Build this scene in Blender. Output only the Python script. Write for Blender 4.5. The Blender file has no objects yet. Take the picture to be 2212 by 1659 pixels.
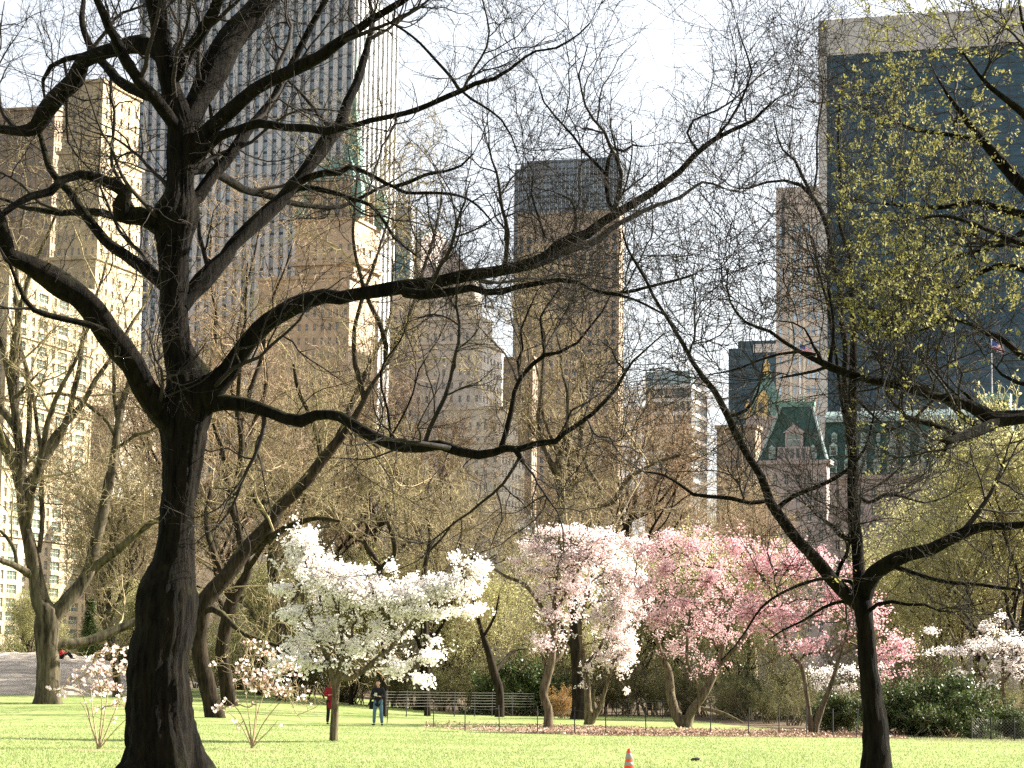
import bpy, math, random
import numpy as np
from mathutils import Vector, Matrix
rng = np.random.default_rng(7)
random.seed(7)
R = math.radians
SC = bpy.context.scene
COL = SC.collection
# ------------------------------------------------------------------ camera
FPX = 5200.0                      # focal length in units where the picture is 2212 x 1659
CAMZ = 1.6
PITCH = math.atan(653 / FPX)
ROLL = 0.0136
CX, CY = 1106.0, 829.5
_f = np.array([0, math.cos(PITCH), math.sin(PITCH)])
_u = np.array([0, -math.sin(PITCH), math.cos(PITCH)])
_r = np.array([1.0, 0, 0])
CR = _r * math.cos(ROLL) + _u * math.sin(ROLL)
CU = _u * math.cos(ROLL) - _r * math.sin(ROLL)
cam = bpy.data.cameras.new('camera')
camo = bpy.data.objects.new('camera', cam)
COL.objects.link(camo)
M = Matrix(((CR[0], CU[0], -_f[0], 0), (CR[1], CU[1], -_f[1], 0), (CR[2], CU[2], -_f[2], CAMZ), (0, 0, 0, 1)))
camo.matrix_world = M
cam.sensor_width = 36
cam.lens = 36 * FPX / 2212
cam.clip_end = 8000
cam.clip_start = 0.5
SC.camera = camo
# ------------------------------------------------------------------ light
SUN_AZ, SUN_EL = 70.0, 31.0        # azimuth to the right of the view direction
SUN_STRENGTH, SKY_STRENGTH, EXPOSURE = 5.0, 0.078, 2.05
world = bpy.data.worlds.new('World')
SC.world = world
world.use_nodes = True
nt = world.node_tree
nt.nodes.clear()
bg = nt.nodes.new('ShaderNodeBackground')
sky = nt.nodes.new('ShaderNodeTexSky')
ow = nt.nodes.new('ShaderNodeOutputWorld')
sky.sky_type = 'NISHITA'
sky.sun_disc = False
sky.sun_elevation = R(SUN_EL)
sky.sun_rotation = R(SUN_AZ)
sky.dust_density = 2.5
sky.ozone_density = 1.0
bg.inputs[1].default_value = SKY_STRENGTH
hz = nt.nodes.new('ShaderNodeHueSaturation')     # sky colour desaturated: paler, blown-out white
hz.inputs['Saturation'].default_value = 0.32
nt.links.new(sky.outputs[0], hz.inputs['Color'])
nt.links.new(hz.outputs[0], bg.inputs[0])
nt.links.new(bg.outputs[0], ow.inputs[0])
sl = bpy.data.lights.new('sun', 'SUN')
sl.energy = SUN_STRENGTH
sl.angle = R(0.5)
sl.color = (1.0, 0.94, 0.82)
so = bpy.data.objects.new('sun', sl)
COL.objects.link(so)
sd = Vector((math.sin(R(SUN_AZ)) * math.cos(R(SUN_EL)), math.cos(R(SUN_AZ)) * math.cos(R(SUN_EL)), math.sin(R(SUN_EL))))
so.rotation_euler = sd.to_track_quat('Z', 'Y').to_euler()
SC.view_settings.view_transform = 'Standard'
SC.view_settings.look = 'None'
SC.view_settings.gamma = 1
SC.view_settings.exposure = EXPOSURE
SC.render.engine = 'CYCLES'
SC.cycles.max_bounces = 6
SC.cycles.diffuse_bounces = 3
SC.cycles.transparent_max_bounces = 6
SC.cycles.use_denoising = False

# ------------------------------------------------------------------ picture geometry
def ray(px, py):
    return _f + (px - CX) / FPX * CR + (CY - py) / FPX * CU
def pix(px, py, d):
    """world point on the line of sight through (px,py) at horizontal distance d"""
    v = ray(px, py)
    return np.array([0, 0, CAMZ]) + v * (d / v[1])
def proj(p):
    q = np.asarray(p, float) - np.array([0, 0, CAMZ])
    z = q @ _f
    return CX + FPX * (q @ CR) / z, CY - FPX * (q @ CU) / z
def sm(a, b, x):
    t = np.clip((x - a) / (b - a), 0, 1)
    return t * t * (3 - 2 * t)
def gz(x, y):
    x = np.asarray(x, float); y = np.asarray(y, float)
    z = sm(88, 165, y) * (0.12 + 1.0 * sm(2, 20, -x + 0 * y))
    z = z + 0.5 * sm(170, 300, y)
    z = z + 0.05 * np.sin(x * 0.31 + 1) * np.sin(y * 0.13) * sm(50, 70, y)
    return z
def ground(px, py, d=None):
    """ground point seen at (px,py)"""
    v = ray(px, py)
    lo, hi = 20.0, 320.0
    if v[2] >= 0: return place(px, d or 150)
    prev = lo
    for t in np.linspace(lo, hi, 600):
        p = np.array([0, 0, CAMZ]) + v * (t / v[1])
        if p[2] <= gz(p[0], p[1]):
            return np.array([p[0], p[1], float(gz(p[0], p[1]))])
    return place(px, d or 150)
def place(px, d):
    p = pix(px, 1483 + (px - CX) * ROLL, d)
    return np.array([p[0], p[1], float(gz(p[0], p[1]))])
# crops the photograph was measured in: nine tiles, 2.654 crop pixels per source pixel
TILE = {1: (0, 0), 2: (830, 0), 3: (1670, 0), 4: (0, 625), 5: (830, 625), 6: (1670, 625), 7: (0, 1250), 8: (830, 1250), 9: (1670, 1250)}
KS = 0.8848
def T(t, x, y):
    ox, oy = TILE[t]
    return ((ox + x / 2.6542) * KS, (oy + y / 2.6542) * KS)
def trace(s):
    """'4 1000,1000,90 930,850,85 1 ...' -> array of px,py,pr"""
    out = []; t = None
    for tok in s.split():
        if ',' not in tok: t = int(tok); continue
        a = [float(v) for v in tok.split(',')]
        x, y = T(t, a[0], a[1])
        out.append((x, y, a[2] / 2.6542 * KS))
    return np.array(out)
def catmull(P, step):
    P = np.asarray(P, float)
    if len(P) < 3: 
        n = max(2, int(np.linalg.norm(P[-1, :3] - P[0, :3]) / step) + 1)
        t = np.linspace(0, 1, n)[:, None]
        return P[0] * (1 - t) + P[-1] * t
    Q = np.vstack([2 * P[0] - P[1], P, 2 * P[-1] - P[-2]])
    out = []
    for i in range(1, len(Q) - 2):
        n = max(1, int(round(np.linalg.norm(Q[i + 1, :3] - Q[i, :3]) / step)))
        t = (np.arange(n) / n)[:, None]
        a, b, c, d = Q[i - 1], Q[i], Q[i + 1], Q[i + 2]
        out.append(0.5 * ((2 * b) + (-a + c) * t + (2 * a - 5 * b + 4 * c - d) * t ** 2 + (-a + 3 * b - 3 * c + d) * t ** 3))
    out.append(P[-1:])
    return np.vstack(out)
def limb3(s, d0, d1=None, step=0.25):
    """traced limb -> (points, radii) in the world; distance runs from d0 to d1"""
    tr = trace(s) if isinstance(s, str) else np.array(s, float)
    d1 = d0 if d1 is None else d1
    seg = np.r_[0, np.cumsum(np.hypot(np.diff(tr[:, 0]), np.diff(tr[:, 1])))]
    f = seg / seg[-1]
    pts = []
    for (x, y, r), k in zip(tr, f):
        d = d0 + (d1 - d0) * k
        p = pix(x, y, d)
        pts.append((p[0], p[1], p[2], r * d / FPX))
    A = catmull(np.array(pts), step)
    return A[:, :3], np.maximum(A[:, 3], 0.004)

# ------------------------------------------------------------------ objects
def new_mesh(name, V, F, mats, parent=None, smooth=False, fm=None, attr=None):
    """V (n,3); F (m,k) all quads or all tris, or a list of such arrays"""
    me = bpy.data.meshes.new(name)
    Fs = F if isinstance(F, list) else [F]
    Fs = [np.asarray(f, np.int32) for f in Fs if len(f)]
    V = np.asarray(V, np.float32)
    me.vertices.add(len(V)); me.vertices.foreach_set('co', V.ravel())
    nl = sum(f.size for f in Fs); npoly = sum(len(f) for f in Fs)
    me.loops.add(nl); me.loops.foreach_set('vertex_index', np.concatenate([f.ravel() for f in Fs]))
    me.polygons.add(npoly)
    tot = np.concatenate([np.full(len(f), f.shape[1], np.int32) for f in Fs])
    st = np.r_[0, np.cumsum(tot)[:-1]].astype(np.int32)
    me.polygons.foreach_set('loop_start', st); me.polygons.foreach_set('loop_total', tot)
    for m in (mats if isinstance(mats, (list, tuple)) else [mats]): me.materials.append(m)
    if fm is not None: me.polygons.foreach_set('material_index', np.asarray(fm, np.int32))
    if smooth: me.polygons.foreach_set('use_smooth', np.ones(npoly, bool))
    if attr is not None:
        a = me.attributes.new('tint', 'FLOAT', 'FACE'); a.data.foreach_set('value', np.asarray(attr, np.float32))
    me.update(calc_edges=True)
    o = bpy.data.objects.new(name, me)
    COL.objects.link(o)
    if parent is not None: o.parent = parent
    return o
class MB:
    def __init__(s): s.v = []; s.f = []; s.m = []
    def add(s, V, F, m=0):
        o = len(s.v); s.v += [tuple(map(float, p)) for p in V]
        s.f += [tuple(i + o for i in f) for f in F]; s.m += [m] * len(F)
    def box(s, x0, x1, y0, y1, z0, z1, m=0):
        s.add([(x0, y0, z0), (x1, y0, z0), (x1, y1, z0), (x0, y1, z0), (x0, y0, z1), (x1, y0, z1), (x1, y1, z1), (x0, y1, z1)],
              [(3, 2, 1, 0), (4, 5, 6, 7), (0, 1, 5, 4), (1, 2, 6, 5), (2, 3, 7, 6), (3, 0, 4, 7)], m)
    def frus(s, a, za, b, zb, m=0):
        """a, b = (x0,x1,y0,y1) rectangles at za and zb"""
        s.add([(a[0], a[2], za), (a[1], a[2], za), (a[1], a[3], za), (a[0], a[3], za), (b[0], b[2], zb), (b[1], b[2], zb), (b[1], b[3], zb), (b[0], b[3], zb)],
              [(3, 2, 1, 0), (4, 5, 6, 7), (0, 1, 5, 4), (1, 2, 6, 5), (2, 3, 7, 6), (3, 0, 4, 7)], m)
    def lathe(s, cx, cy, prof, n=12, m=0, ph=0.0):
        V = []
        for r, z in prof:
            V += [(cx + r * math.cos(ph + 2 * math.pi * i / n), cy + r * math.sin(ph + 2 * math.pi * i / n), z) for i in range(n)]
        F = []
        for k in range(len(prof) - 1):
            F += [(k * n + i, k * n + (i + 1) % n, (k + 1) * n + (i + 1) % n, (k + 1) * n + i) for i in range(n)]
        F.append(tuple(range(n))[::-1]); F.append(tuple((len(prof) - 1) * n + i for i in range(n)))
        s.add(V, F, m)
    def bar(s, p, q, r, n=6, r2=None, m=0):
        p = Vector(p); q = Vector(q); d = (q - p).normalized(); r2 = r if r2 is None else r2
        a = d.orthogonal().normalized(); b = d.cross(a)
        V = [p + (a * math.cos(2 * math.pi * i / n) + b * math.sin(2 * math.pi * i / n)) * r for i in range(n)]
        V += [q + (a * math.cos(2 * math.pi * i / n) + b * math.sin(2 * math.pi * i / n)) * r2 for i in range(n)]
        F = [(i, (i + 1) % n, n + (i + 1) % n, n + i) for i in range(n)] + [tuple(range(n))[::-1], tuple(range(n, 2 * n))]
        s.add(V, F, m)
    def build(s, name, mats, parent=None, smooth=False):
        me = bpy.data.meshes.new(name); me.from_pydata(s.v, [], s.f)
        for m in (mats if isinstance(mats, (list, tuple)) else [mats]): me.materials.append(m)
        me.polygons.foreach_set('material_index', s.m)
        if smooth: me.polygons.foreach_set('use_smooth', [True] * len(s.f))
        me.update()
        o = bpy.data.objects.new(name, me); COL.objects.link(o)
        if parent is not None: o.parent = parent
        return o
def tag(o, label=None, cat=None, group=None, kind=None):
    if label: o['label'] = label
    if cat: o['category'] = cat
    if group: o['group'] = group
    if kind: o['kind'] = kind
    return o
def thing(name, label, cat, loc=(0, 0, 0), rz=0, group=None):
    o = bpy.data.objects.new(name, None); COL.objects.link(o)
    o.location = [float(v) for v in loc]; o.rotation_euler = (0, 0, rz); o.empty_display_size = 0.3
    return tag(o, label, cat, group)
def dup(root, loc, rz=0, scale=1.0, label=None, group=None):
    r = root.copy(); COL.objects.link(r); r.location = [float(v) for v in loc]; r.rotation_euler = (0, 0, rz)
    r.scale = (scale,) * 3 if not isinstance(scale, tuple) else scale
    if label: r['label'] = label
    if group: r['group'] = group
    for ch in list(root.children):
        c = ch.copy(); COL.objects.link(c); c.parent = r
        for g in ch.children:
            e = g.copy(); COL.objects.link(e); e.parent = c
    return r

# ------------------------------------------------------------------ materials
def mat(name, col, rough=0.8, metal=0.0, var=0.0, scale=3.0, col2=None, bump=0.0, bscale=20.0, stretch=(1, 1, 1), spec=0.3, objrand=0.0, detail=4, trans=0.0):
    m = bpy.data.materials.new(name); m.use_nodes = True
    n = m.node_tree; b = n.nodes['Principled BSDF']
    b.inputs['Roughness'].default_value = rough; b.inputs['Metallic'].default_value = metal
    b.inputs['Specular IOR Level'].default_value = spec
    b.inputs['Base Color'].default_value = (*col, 1)
    tc = n.nodes.new('ShaderNodeTexCoord'); mp = n.nodes.new('ShaderNodeMapping')
    mp.inputs['Scale'].default_value = stretch
    n.links.new(tc.outputs['Object'], mp.inputs[0])
    out = None
    if var or col2:
        nz = n.nodes.new('ShaderNodeTexNoise'); nz.inputs['Scale'].default_value = scale; nz.inputs['Detail'].default_value = detail
        nz.inputs['Roughness'].default_value = 0.65
        n.links.new(mp.outputs[0], nz.inputs[0])
        cr = n.nodes.new('ShaderNodeValToRGB')
        c2 = col2 or tuple(c * (1 - var) for c in col)
        c1 = col if col2 else tuple(min(1, c * (1 + var)) for c in col)
        cr.color_ramp.elements[0].position = 0.35; cr.color_ramp.elements[1].position = 0.65
        cr.color_ramp.elements[0].color = (*c2, 1); cr.color_ramp.elements[1].color = (*c1, 1)
        n.links.new(nz.outputs[0], cr.inputs[0]); out = cr.outputs[0]
    if objrand:
        oi = n.nodes.new('ShaderNodeObjectInfo'); mr = n.nodes.new('ShaderNodeMapRange')
        mr.inputs[3].default_value = 1 - objrand; mr.inputs[4].default_value = 1 + objrand
        n.links.new(oi.outputs['Random'], mr.inputs[0])
        hs = n.nodes.new('ShaderNodeHueSaturation')
        if out: n.links.new(out, hs.inputs['Color'])
        else: hs.inputs['Color'].default_value = (*col, 1)
        n.links.new(mr.outputs[0], hs.inputs['Value']); out = hs.outputs[0]
    if out: n.links.new(out, b.inputs['Base Color'])
    if bump:
        nb = n.nodes.new('ShaderNodeTexNoise'); nb.inputs['Scale'].default_value = bscale; nb.inputs['Detail'].default_value = 6
        n.links.new(mp.outputs[0], nb.inputs[0])
        bp = n.nodes.new('ShaderNodeBump'); bp.inputs['Strength'].default_value = 1; bp.inputs['Distance'].default_value = bump
        n.links.new(nb.outputs[0], bp.inputs['Height']); n.links.new(bp.outputs[0], b.inputs['Normal'])
    if trans:
        tr = n.nodes.new('ShaderNodeBsdfTranslucent'); mx = n.nodes.new('ShaderNodeMixShader'); mx.inputs[0].default_value = trans
        if out: n.links.new(out, tr.inputs[0])
        else: tr.inputs[0].default_value = (*col, 1)
        n.links.new(b.outputs[0], mx.inputs[1]); n.links.new(tr.outputs[0], mx.inputs[2])
        n.links.new(mx.outputs[0], n.nodes['Material Output'].inputs[0])
    return m
def bark(name, col, dark, moss=None, mossamt=0.5, furrow=0.03, scale=9.0):
    m = bpy.data.materials.new(name); m.use_nodes = True
    n = m.node_tree; b = n.nodes['Principled BSDF']; b.inputs['Roughness'].default_value = 0.95; b.inputs['Specular IOR Level'].default_value = 0.1
    tc = n.nodes.new('ShaderNodeTexCoord'); mp = n.nodes.new('ShaderNodeMapping'); mp.inputs['Scale'].default_value = (1, 1, 0.16)
    n.links.new(tc.outputs['Object'], mp.inputs[0])
    nz = n.nodes.new('ShaderNodeTexNoise'); nz.inputs['Scale'].default_value = scale; nz.inputs['Detail'].default_value = 7; nz.inputs['Roughness'].default_value = 0.7
    n.links.new(mp.outputs[0], nz.inputs[0])
    cr = n.nodes.new('ShaderNodeValToRGB'); cr.color_ramp.elements[0].position = 0.38; cr.color_ramp.elements[1].position = 0.62
    cr.color_ramp.elements[0].color = (*dark, 1); cr.color_ramp.elements[1].color = (*col, 1)
    n.links.new(nz.outputs[0], cr.inputs[0]); out = cr.outputs[0]
    if moss:
        ge = n.nodes.new('ShaderNodeNewGeometry'); sx = n.nodes.new('ShaderNodeSeparateXYZ'); n.links.new(ge.outputs['Normal'], sx.inputs[0])
        n2 = n.nodes.new('ShaderNodeTexNoise'); n2.inputs['Scale'].default_value = 1.7; n2.inputs['Detail'].default_value = 5
        n.links.new(tc.outputs['Object'], n2.inputs[0])
        ma = n.nodes.new('ShaderNodeMath'); ma.operation = 'MULTIPLY_ADD'; ma.inputs[1].default_value = 0.45
        n.links.new(sx.outputs[2], ma.inputs[0]); n.links.new(n2.outputs[0], ma.inputs[2])
        mr = n.nodes.new('ShaderNodeMapRange'); mr.inputs[1].default_value = 0.72; mr.inputs[2].default_value = 0.9; mr.inputs[4].default_value = mossamt
        n.links.new(ma.outputs[0], mr.inputs[0])
        mx = n.nodes.new('ShaderNodeMixRGB'); mx.inputs[2].default_value = (*moss, 1)
        n.links.new(mr.outputs[0], mx.inputs[0]); n.links.new(out, mx.inputs[1]); out = mx.outputs[0]
    n.links.new(out, b.inputs['Base Color'])
    bp = n.nodes.new('ShaderNodeBump'); bp.inputs['Strength'].default_value = 1; bp.inputs['Distance'].default_value = furrow
    n.links.new(nz.outputs[0], bp.inputs['Height']); n.links.new(bp.outputs[0], b.inputs['Normal'])
    return m
def tintmat(name, c0, c1, trans=0.3, rough=0.6):
    """colour of each petal or leaf between c0 and c1"""
    m = bpy.data.materials.new(name); m.use_nodes = True
    n = m.node_tree; b = n.nodes['Principled BSDF']; b.inputs['Roughness'].default_value = rough; b.inputs['Specular IOR Level'].default_value = 0.2
    at = n.nodes.new('ShaderNodeAttribute'); at.attribute_name = 'tint'
    mx = n.nodes.new('ShaderNodeMixRGB'); mx.inputs[1].default_value = (*c0, 1); mx.inputs[2].default_value = (*c1, 1)
    n.links.new(at.outputs['Fac'], mx.inputs[0]); n.links.new(mx.outputs[0], b.inputs['Base Color'])
    tr = n.nodes.new('ShaderNodeBsdfTranslucent'); ms = n.nodes.new('ShaderNodeMixShader'); ms.inputs[0].default_value = trans
    n.links.new(mx.outputs[0], tr.inputs[0]); n.links.new(b.outputs[0], ms.inputs[1]); n.links.new(tr.outputs[0], ms.inputs[2])
    n.links.new(ms.outputs[0], n.nodes['Material Output'].inputs[0])
    return m
MT = {}
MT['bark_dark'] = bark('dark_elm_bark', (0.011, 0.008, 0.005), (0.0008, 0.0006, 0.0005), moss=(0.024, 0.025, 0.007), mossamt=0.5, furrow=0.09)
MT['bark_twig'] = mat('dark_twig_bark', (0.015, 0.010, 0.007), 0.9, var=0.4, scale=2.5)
MT['bark_mid'] = bark('brown_bark', (0.04, 0.029, 0.018), (0.008, 0.006, 0.004), moss=(0.09, 0.09, 0.035), mossamt=0.5)
MT['twig_mid'] = mat('tan_twig_bark', (0.40, 0.32, 0.18), 0.9, col2=(0.12, 0.09, 0.05), scale=1.3)
MT['twig_red'] = mat('reddish_twig_bark', (0.38, 0.27, 0.17), 0.9, col2=(0.13, 0.09, 0.055), scale=1.3)
MT['bark_plane'] = bark('mottled_plane_bark', (0.12, 0.10, 0.065), (0.018, 0.014, 0.009), moss=(0.12, 0.13, 0.05), mossamt=0.3, furrow=0.01, scale=4)
MT['bark_mag'] = bark('grey_magnolia_bark', (0.15, 0.12, 0.075), (0.04, 0.03, 0.018), furrow=0.006, scale=12)
MT['twig_willow'] = mat('yellowish_twig_bark', (0.46, 0.42, 0.20), 0.9, col2=(0.24, 0.21, 0.10), scale=1.3)
MT['thicket_twig'] = mat('thicket_twig_bark', (0.24, 0.19, 0.10), 0.9, col2=(0.05, 0.036, 0.02), scale=0.5)
MT['stem'] = mat('shrub_stem', (0.30, 0.22, 0.13), 0.8, var=0.3, scale=5)
MT['white_petal'] = tintmat('white_petal', (0.90, 0.87, 0.84), (0.86, 0.78, 0.74), 0.55)
MT['blush_petal'] = tintmat('blush_petal', (0.88, 0.82, 0.80), (0.78, 0.50, 0.52), 0.5)
MT['pink_petal'] = tintmat('pink_petal', (0.86, 0.72, 0.72), (0.68, 0.28, 0.35), 0.42)
MT['bud_leaf'] = tintmat('yellow_green_bud', (0.36, 0.33, 0.11), (0.13, 0.12, 0.04), 0.35)
MT['willow_leaf'] = tintmat('pale_spring_leaf', (0.66, 0.62, 0.30), (0.44, 0.44, 0.18), 0.5)
MT['shrub_leaf'] = tintmat('glossy_evergreen_leaf', (0.10, 0.135, 0.035), (0.02, 0.035, 0.012), 0.2, 0.4)
MT['thicket_leaf'] = tintmat('thicket_leaf', (0.27, 0.29, 0.09), (0.08, 0.08, 0.03), 0.3)
MT['forsythia'] = tintmat('orange_blossom', (0.55, 0.33, 0.10), (0.33, 0.16, 0.05), 0.3)
MT['litter'] = tintmat('fallen_petals', (0.50, 0.32, 0.24), (0.22, 0.14, 0.08), 0.0)

# ------------------------------------------------------------------ growth
def norm(a): return a / np.maximum(np.linalg.norm(a, axis=-1, keepdims=True), 1e-9)
def tubes(P, Rr, sides):
    """P (N,k,3), Rr (N,k) -> verts, quads"""
    N, k, _ = P.shape
    Tn = np.empty_like(P); Tn[:, 1:-1] = P[:, 2:] - P[:, :-2] if k > 2 else Tn[:, 1:-1]
    Tn[:, 0] = P[:, 1] - P[:, 0]; Tn[:, -1] = P[:, -1] - P[:, -2]
    Tn = norm(Tn)
    mean = norm(P[:, -1] - P[:, 0])
    ref = np.zeros((N, 3)); ax = np.argmin(np.abs(mean), axis=1); ref[np.arange(N), ax] = 1
    A = norm(np.cross(Tn, ref[:, None, :])); B = np.cross(Tn, A)
    th = 2 * np.pi * np.arange(sides) / sides
    V = P[:, :, None, :] + Rr[:, :, None, None] * (A[:, :, None, :] * np.cos(th)[None, None, :, None] + B[:, :, None, :] * np.sin(th)[None, None, :, None])
    idx = np.arange(N * k * sides).reshape(N, k, sides)
    a = idx[:, :-1, :]; b = np.roll(idx, -1, axis=2)[:, :-1, :]; c = np.roll(idx, -1, axis=2)[:, 1:, :]; d = idx[:, 1:, :]
    F = np.stack([a, b, c, d], -1).reshape(-1, 4)
    return V.reshape(-1, 3), F
def fat_tube(P, r, sides=20, knob=0.10, seed=0, flare=None, cap=True):
    """one thick limb with uneven, furrowed girth"""
    g = np.random.default_rng(seed)
    n = len(P); Tn = norm(np.gradient(P, axis=0))
    A = np.zeros_like(P); a = np.cross(Tn[0], [0.3, 1, 0.1]); a /= np.linalg.norm(a)
    for i in range(n):
        a = a - Tn[i] * (a @ Tn[i]); a /= np.linalg.norm(a); A[i] = a
    B = np.cross(Tn, A)
    th = 2 * np.pi * np.arange(sides) / sides
    s = np.r_[0, np.cumsum(np.linalg.norm(np.diff(P, axis=0), axis=1))]
    rr = np.ones((n, sides))
    for k in range(1, 7):
        m = g.integers(1, 6); w = g.uniform(0.5, 2.2); ph = g.uniform(0, 6.3, 2)
        rr += knob / k ** 0.5 * 0.6 * np.sin(m * th[None, :] + w * s[:, None] + ph[0]) * np.sin(0.9 * k * s[:, None] / max(0.3, r.mean() * 4) + ph[1])
    if sides >= 24:
        fu = np.zeros(sides)
        for m in (9, 13, 17, 23): fu = fu + g.uniform(0.5, 1) * np.sin(m * th + g.uniform(0, 6.3))
        rr += 0.022 * fu[None, :] * (1 + 0.6 * np.sin(s[:, None] * 1.3)) + 0.02 * g.normal(size=(n, sides))
    if flare is not None:
        h, amt, lobes, ph = flare
        z = P[:, 2] - P[0, 2]
        k = np.exp(-np.clip(z, 0, None) / h)[:, None]
        rr = rr * (1 + amt * k * (0.55 + 0.45 * np.cos(lobes * th[None, :] + ph) + 0.2 * np.cos(3 * th[None, :] + 1)))
    V = P[:, None, :] + (r[:, None] * rr)[:, :, None] * (A[:, None, :] * np.cos(th)[None, :, None] + B[:, None, :] * np.sin(th)[None, :, None])
    idx = np.arange(n * sides).reshape(n, sides)
    F = np.stack([idx[:-1], np.roll(idx, -1, 1)[:-1], np.roll(idx, -1, 1)[1:], idx[1:]], -1).reshape(-1, 4)
    V = V.reshape(-1, 3)
    Fs = [F]
    if cap:
        V = np.vstack([V, P[-1:] + Tn[-1:] * r[-1] * 0.6]); c = len(V) - 1
        e = idx[-1]; Fs.append(np.stack([e, np.roll(e, -1), np.full(sides, c)], -1))
    return V, Fs
def perp(d, g):
    v = g.normal(size=d.shape); v = v - d * np.sum(v * d, -1, keepdims=True); return norm(v)
def grow(S, D, L, R0, R1, nseg, wander, up, g):
    """S,D (N,3); L,R0,R1 (N,) -> polylines"""
    N = len(S); P = np.empty((N, nseg + 1, 3)); P[:, 0] = S; d = norm(D).copy(); st = (L / nseg)[:, None]
    for i in range(nseg):
        d = norm(d + wander * g.normal(size=d.shape) + np.array([0, 0, up]))
        P[:, i + 1] = P[:, i] + d * st
    t = np.linspace(0, 1, nseg + 1)
    return P, R0[:, None] * (1 - t) + R1[:, None] * t
def spawn(P, Rr, n, g, t0=0.15, t1=1.0, ang=(35, 70), tip=True):
    """n child seats on each polyline -> S, D, parent radius, t"""
    N, k, _ = P.shape
    t = t0 + (t1 - t0) * (np.arange(n)[None, :] + g.uniform(0, 1, (N, n))) / n
    x = t * (k - 1); i = np.minimum(x.astype(int), k - 2); f = (x - i)[..., None]
    ar = np.arange(N)[:, None]
    S = P[ar, i] * (1 - f) + P[ar, i + 1] * f
    d = norm(P[ar, i + 1] - P[ar, i])
    r = Rr[ar, i] * (1 - f[..., 0]) + Rr[ar, i + 1] * f[..., 0]
    a = np.radians(g.uniform(ang[0], ang[1], (N, n)))[..., None]
    D = d * np.cos(a) + perp(d, g) * np.sin(a)
    return S.reshape(-1, 3), D.reshape(-1, 3), r.ravel(), t.ravel()
def resample(P, r, k):
    s = np.r_[0, np.cumsum(np.linalg.norm(np.diff(P, axis=0), axis=1))]
    t = np.linspace(0, s[-1], k)
    return np.stack([np.interp(t, s, P[:, j]) for j in range(3)], -1), np.interp(t, s, r), s[-1]
class Twigs:
    """collects batches of thin polylines for one crown"""
    def __init__(s): s.b = []; s.tips = []
    def add(s, P, Rr, sides): s.b.append((P, Rr, sides))
    def mesh(s, name, m, parent):
        Vs, Fs, o = [], [], 0
        for P, Rr, k in s.b:
            V, F = tubes(P, Rr, k); Vs.append(V); Fs.append(F + o); o += len(V)
        return new_mesh(name, np.vstack(Vs), np.vstack(Fs), m, parent)
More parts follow.
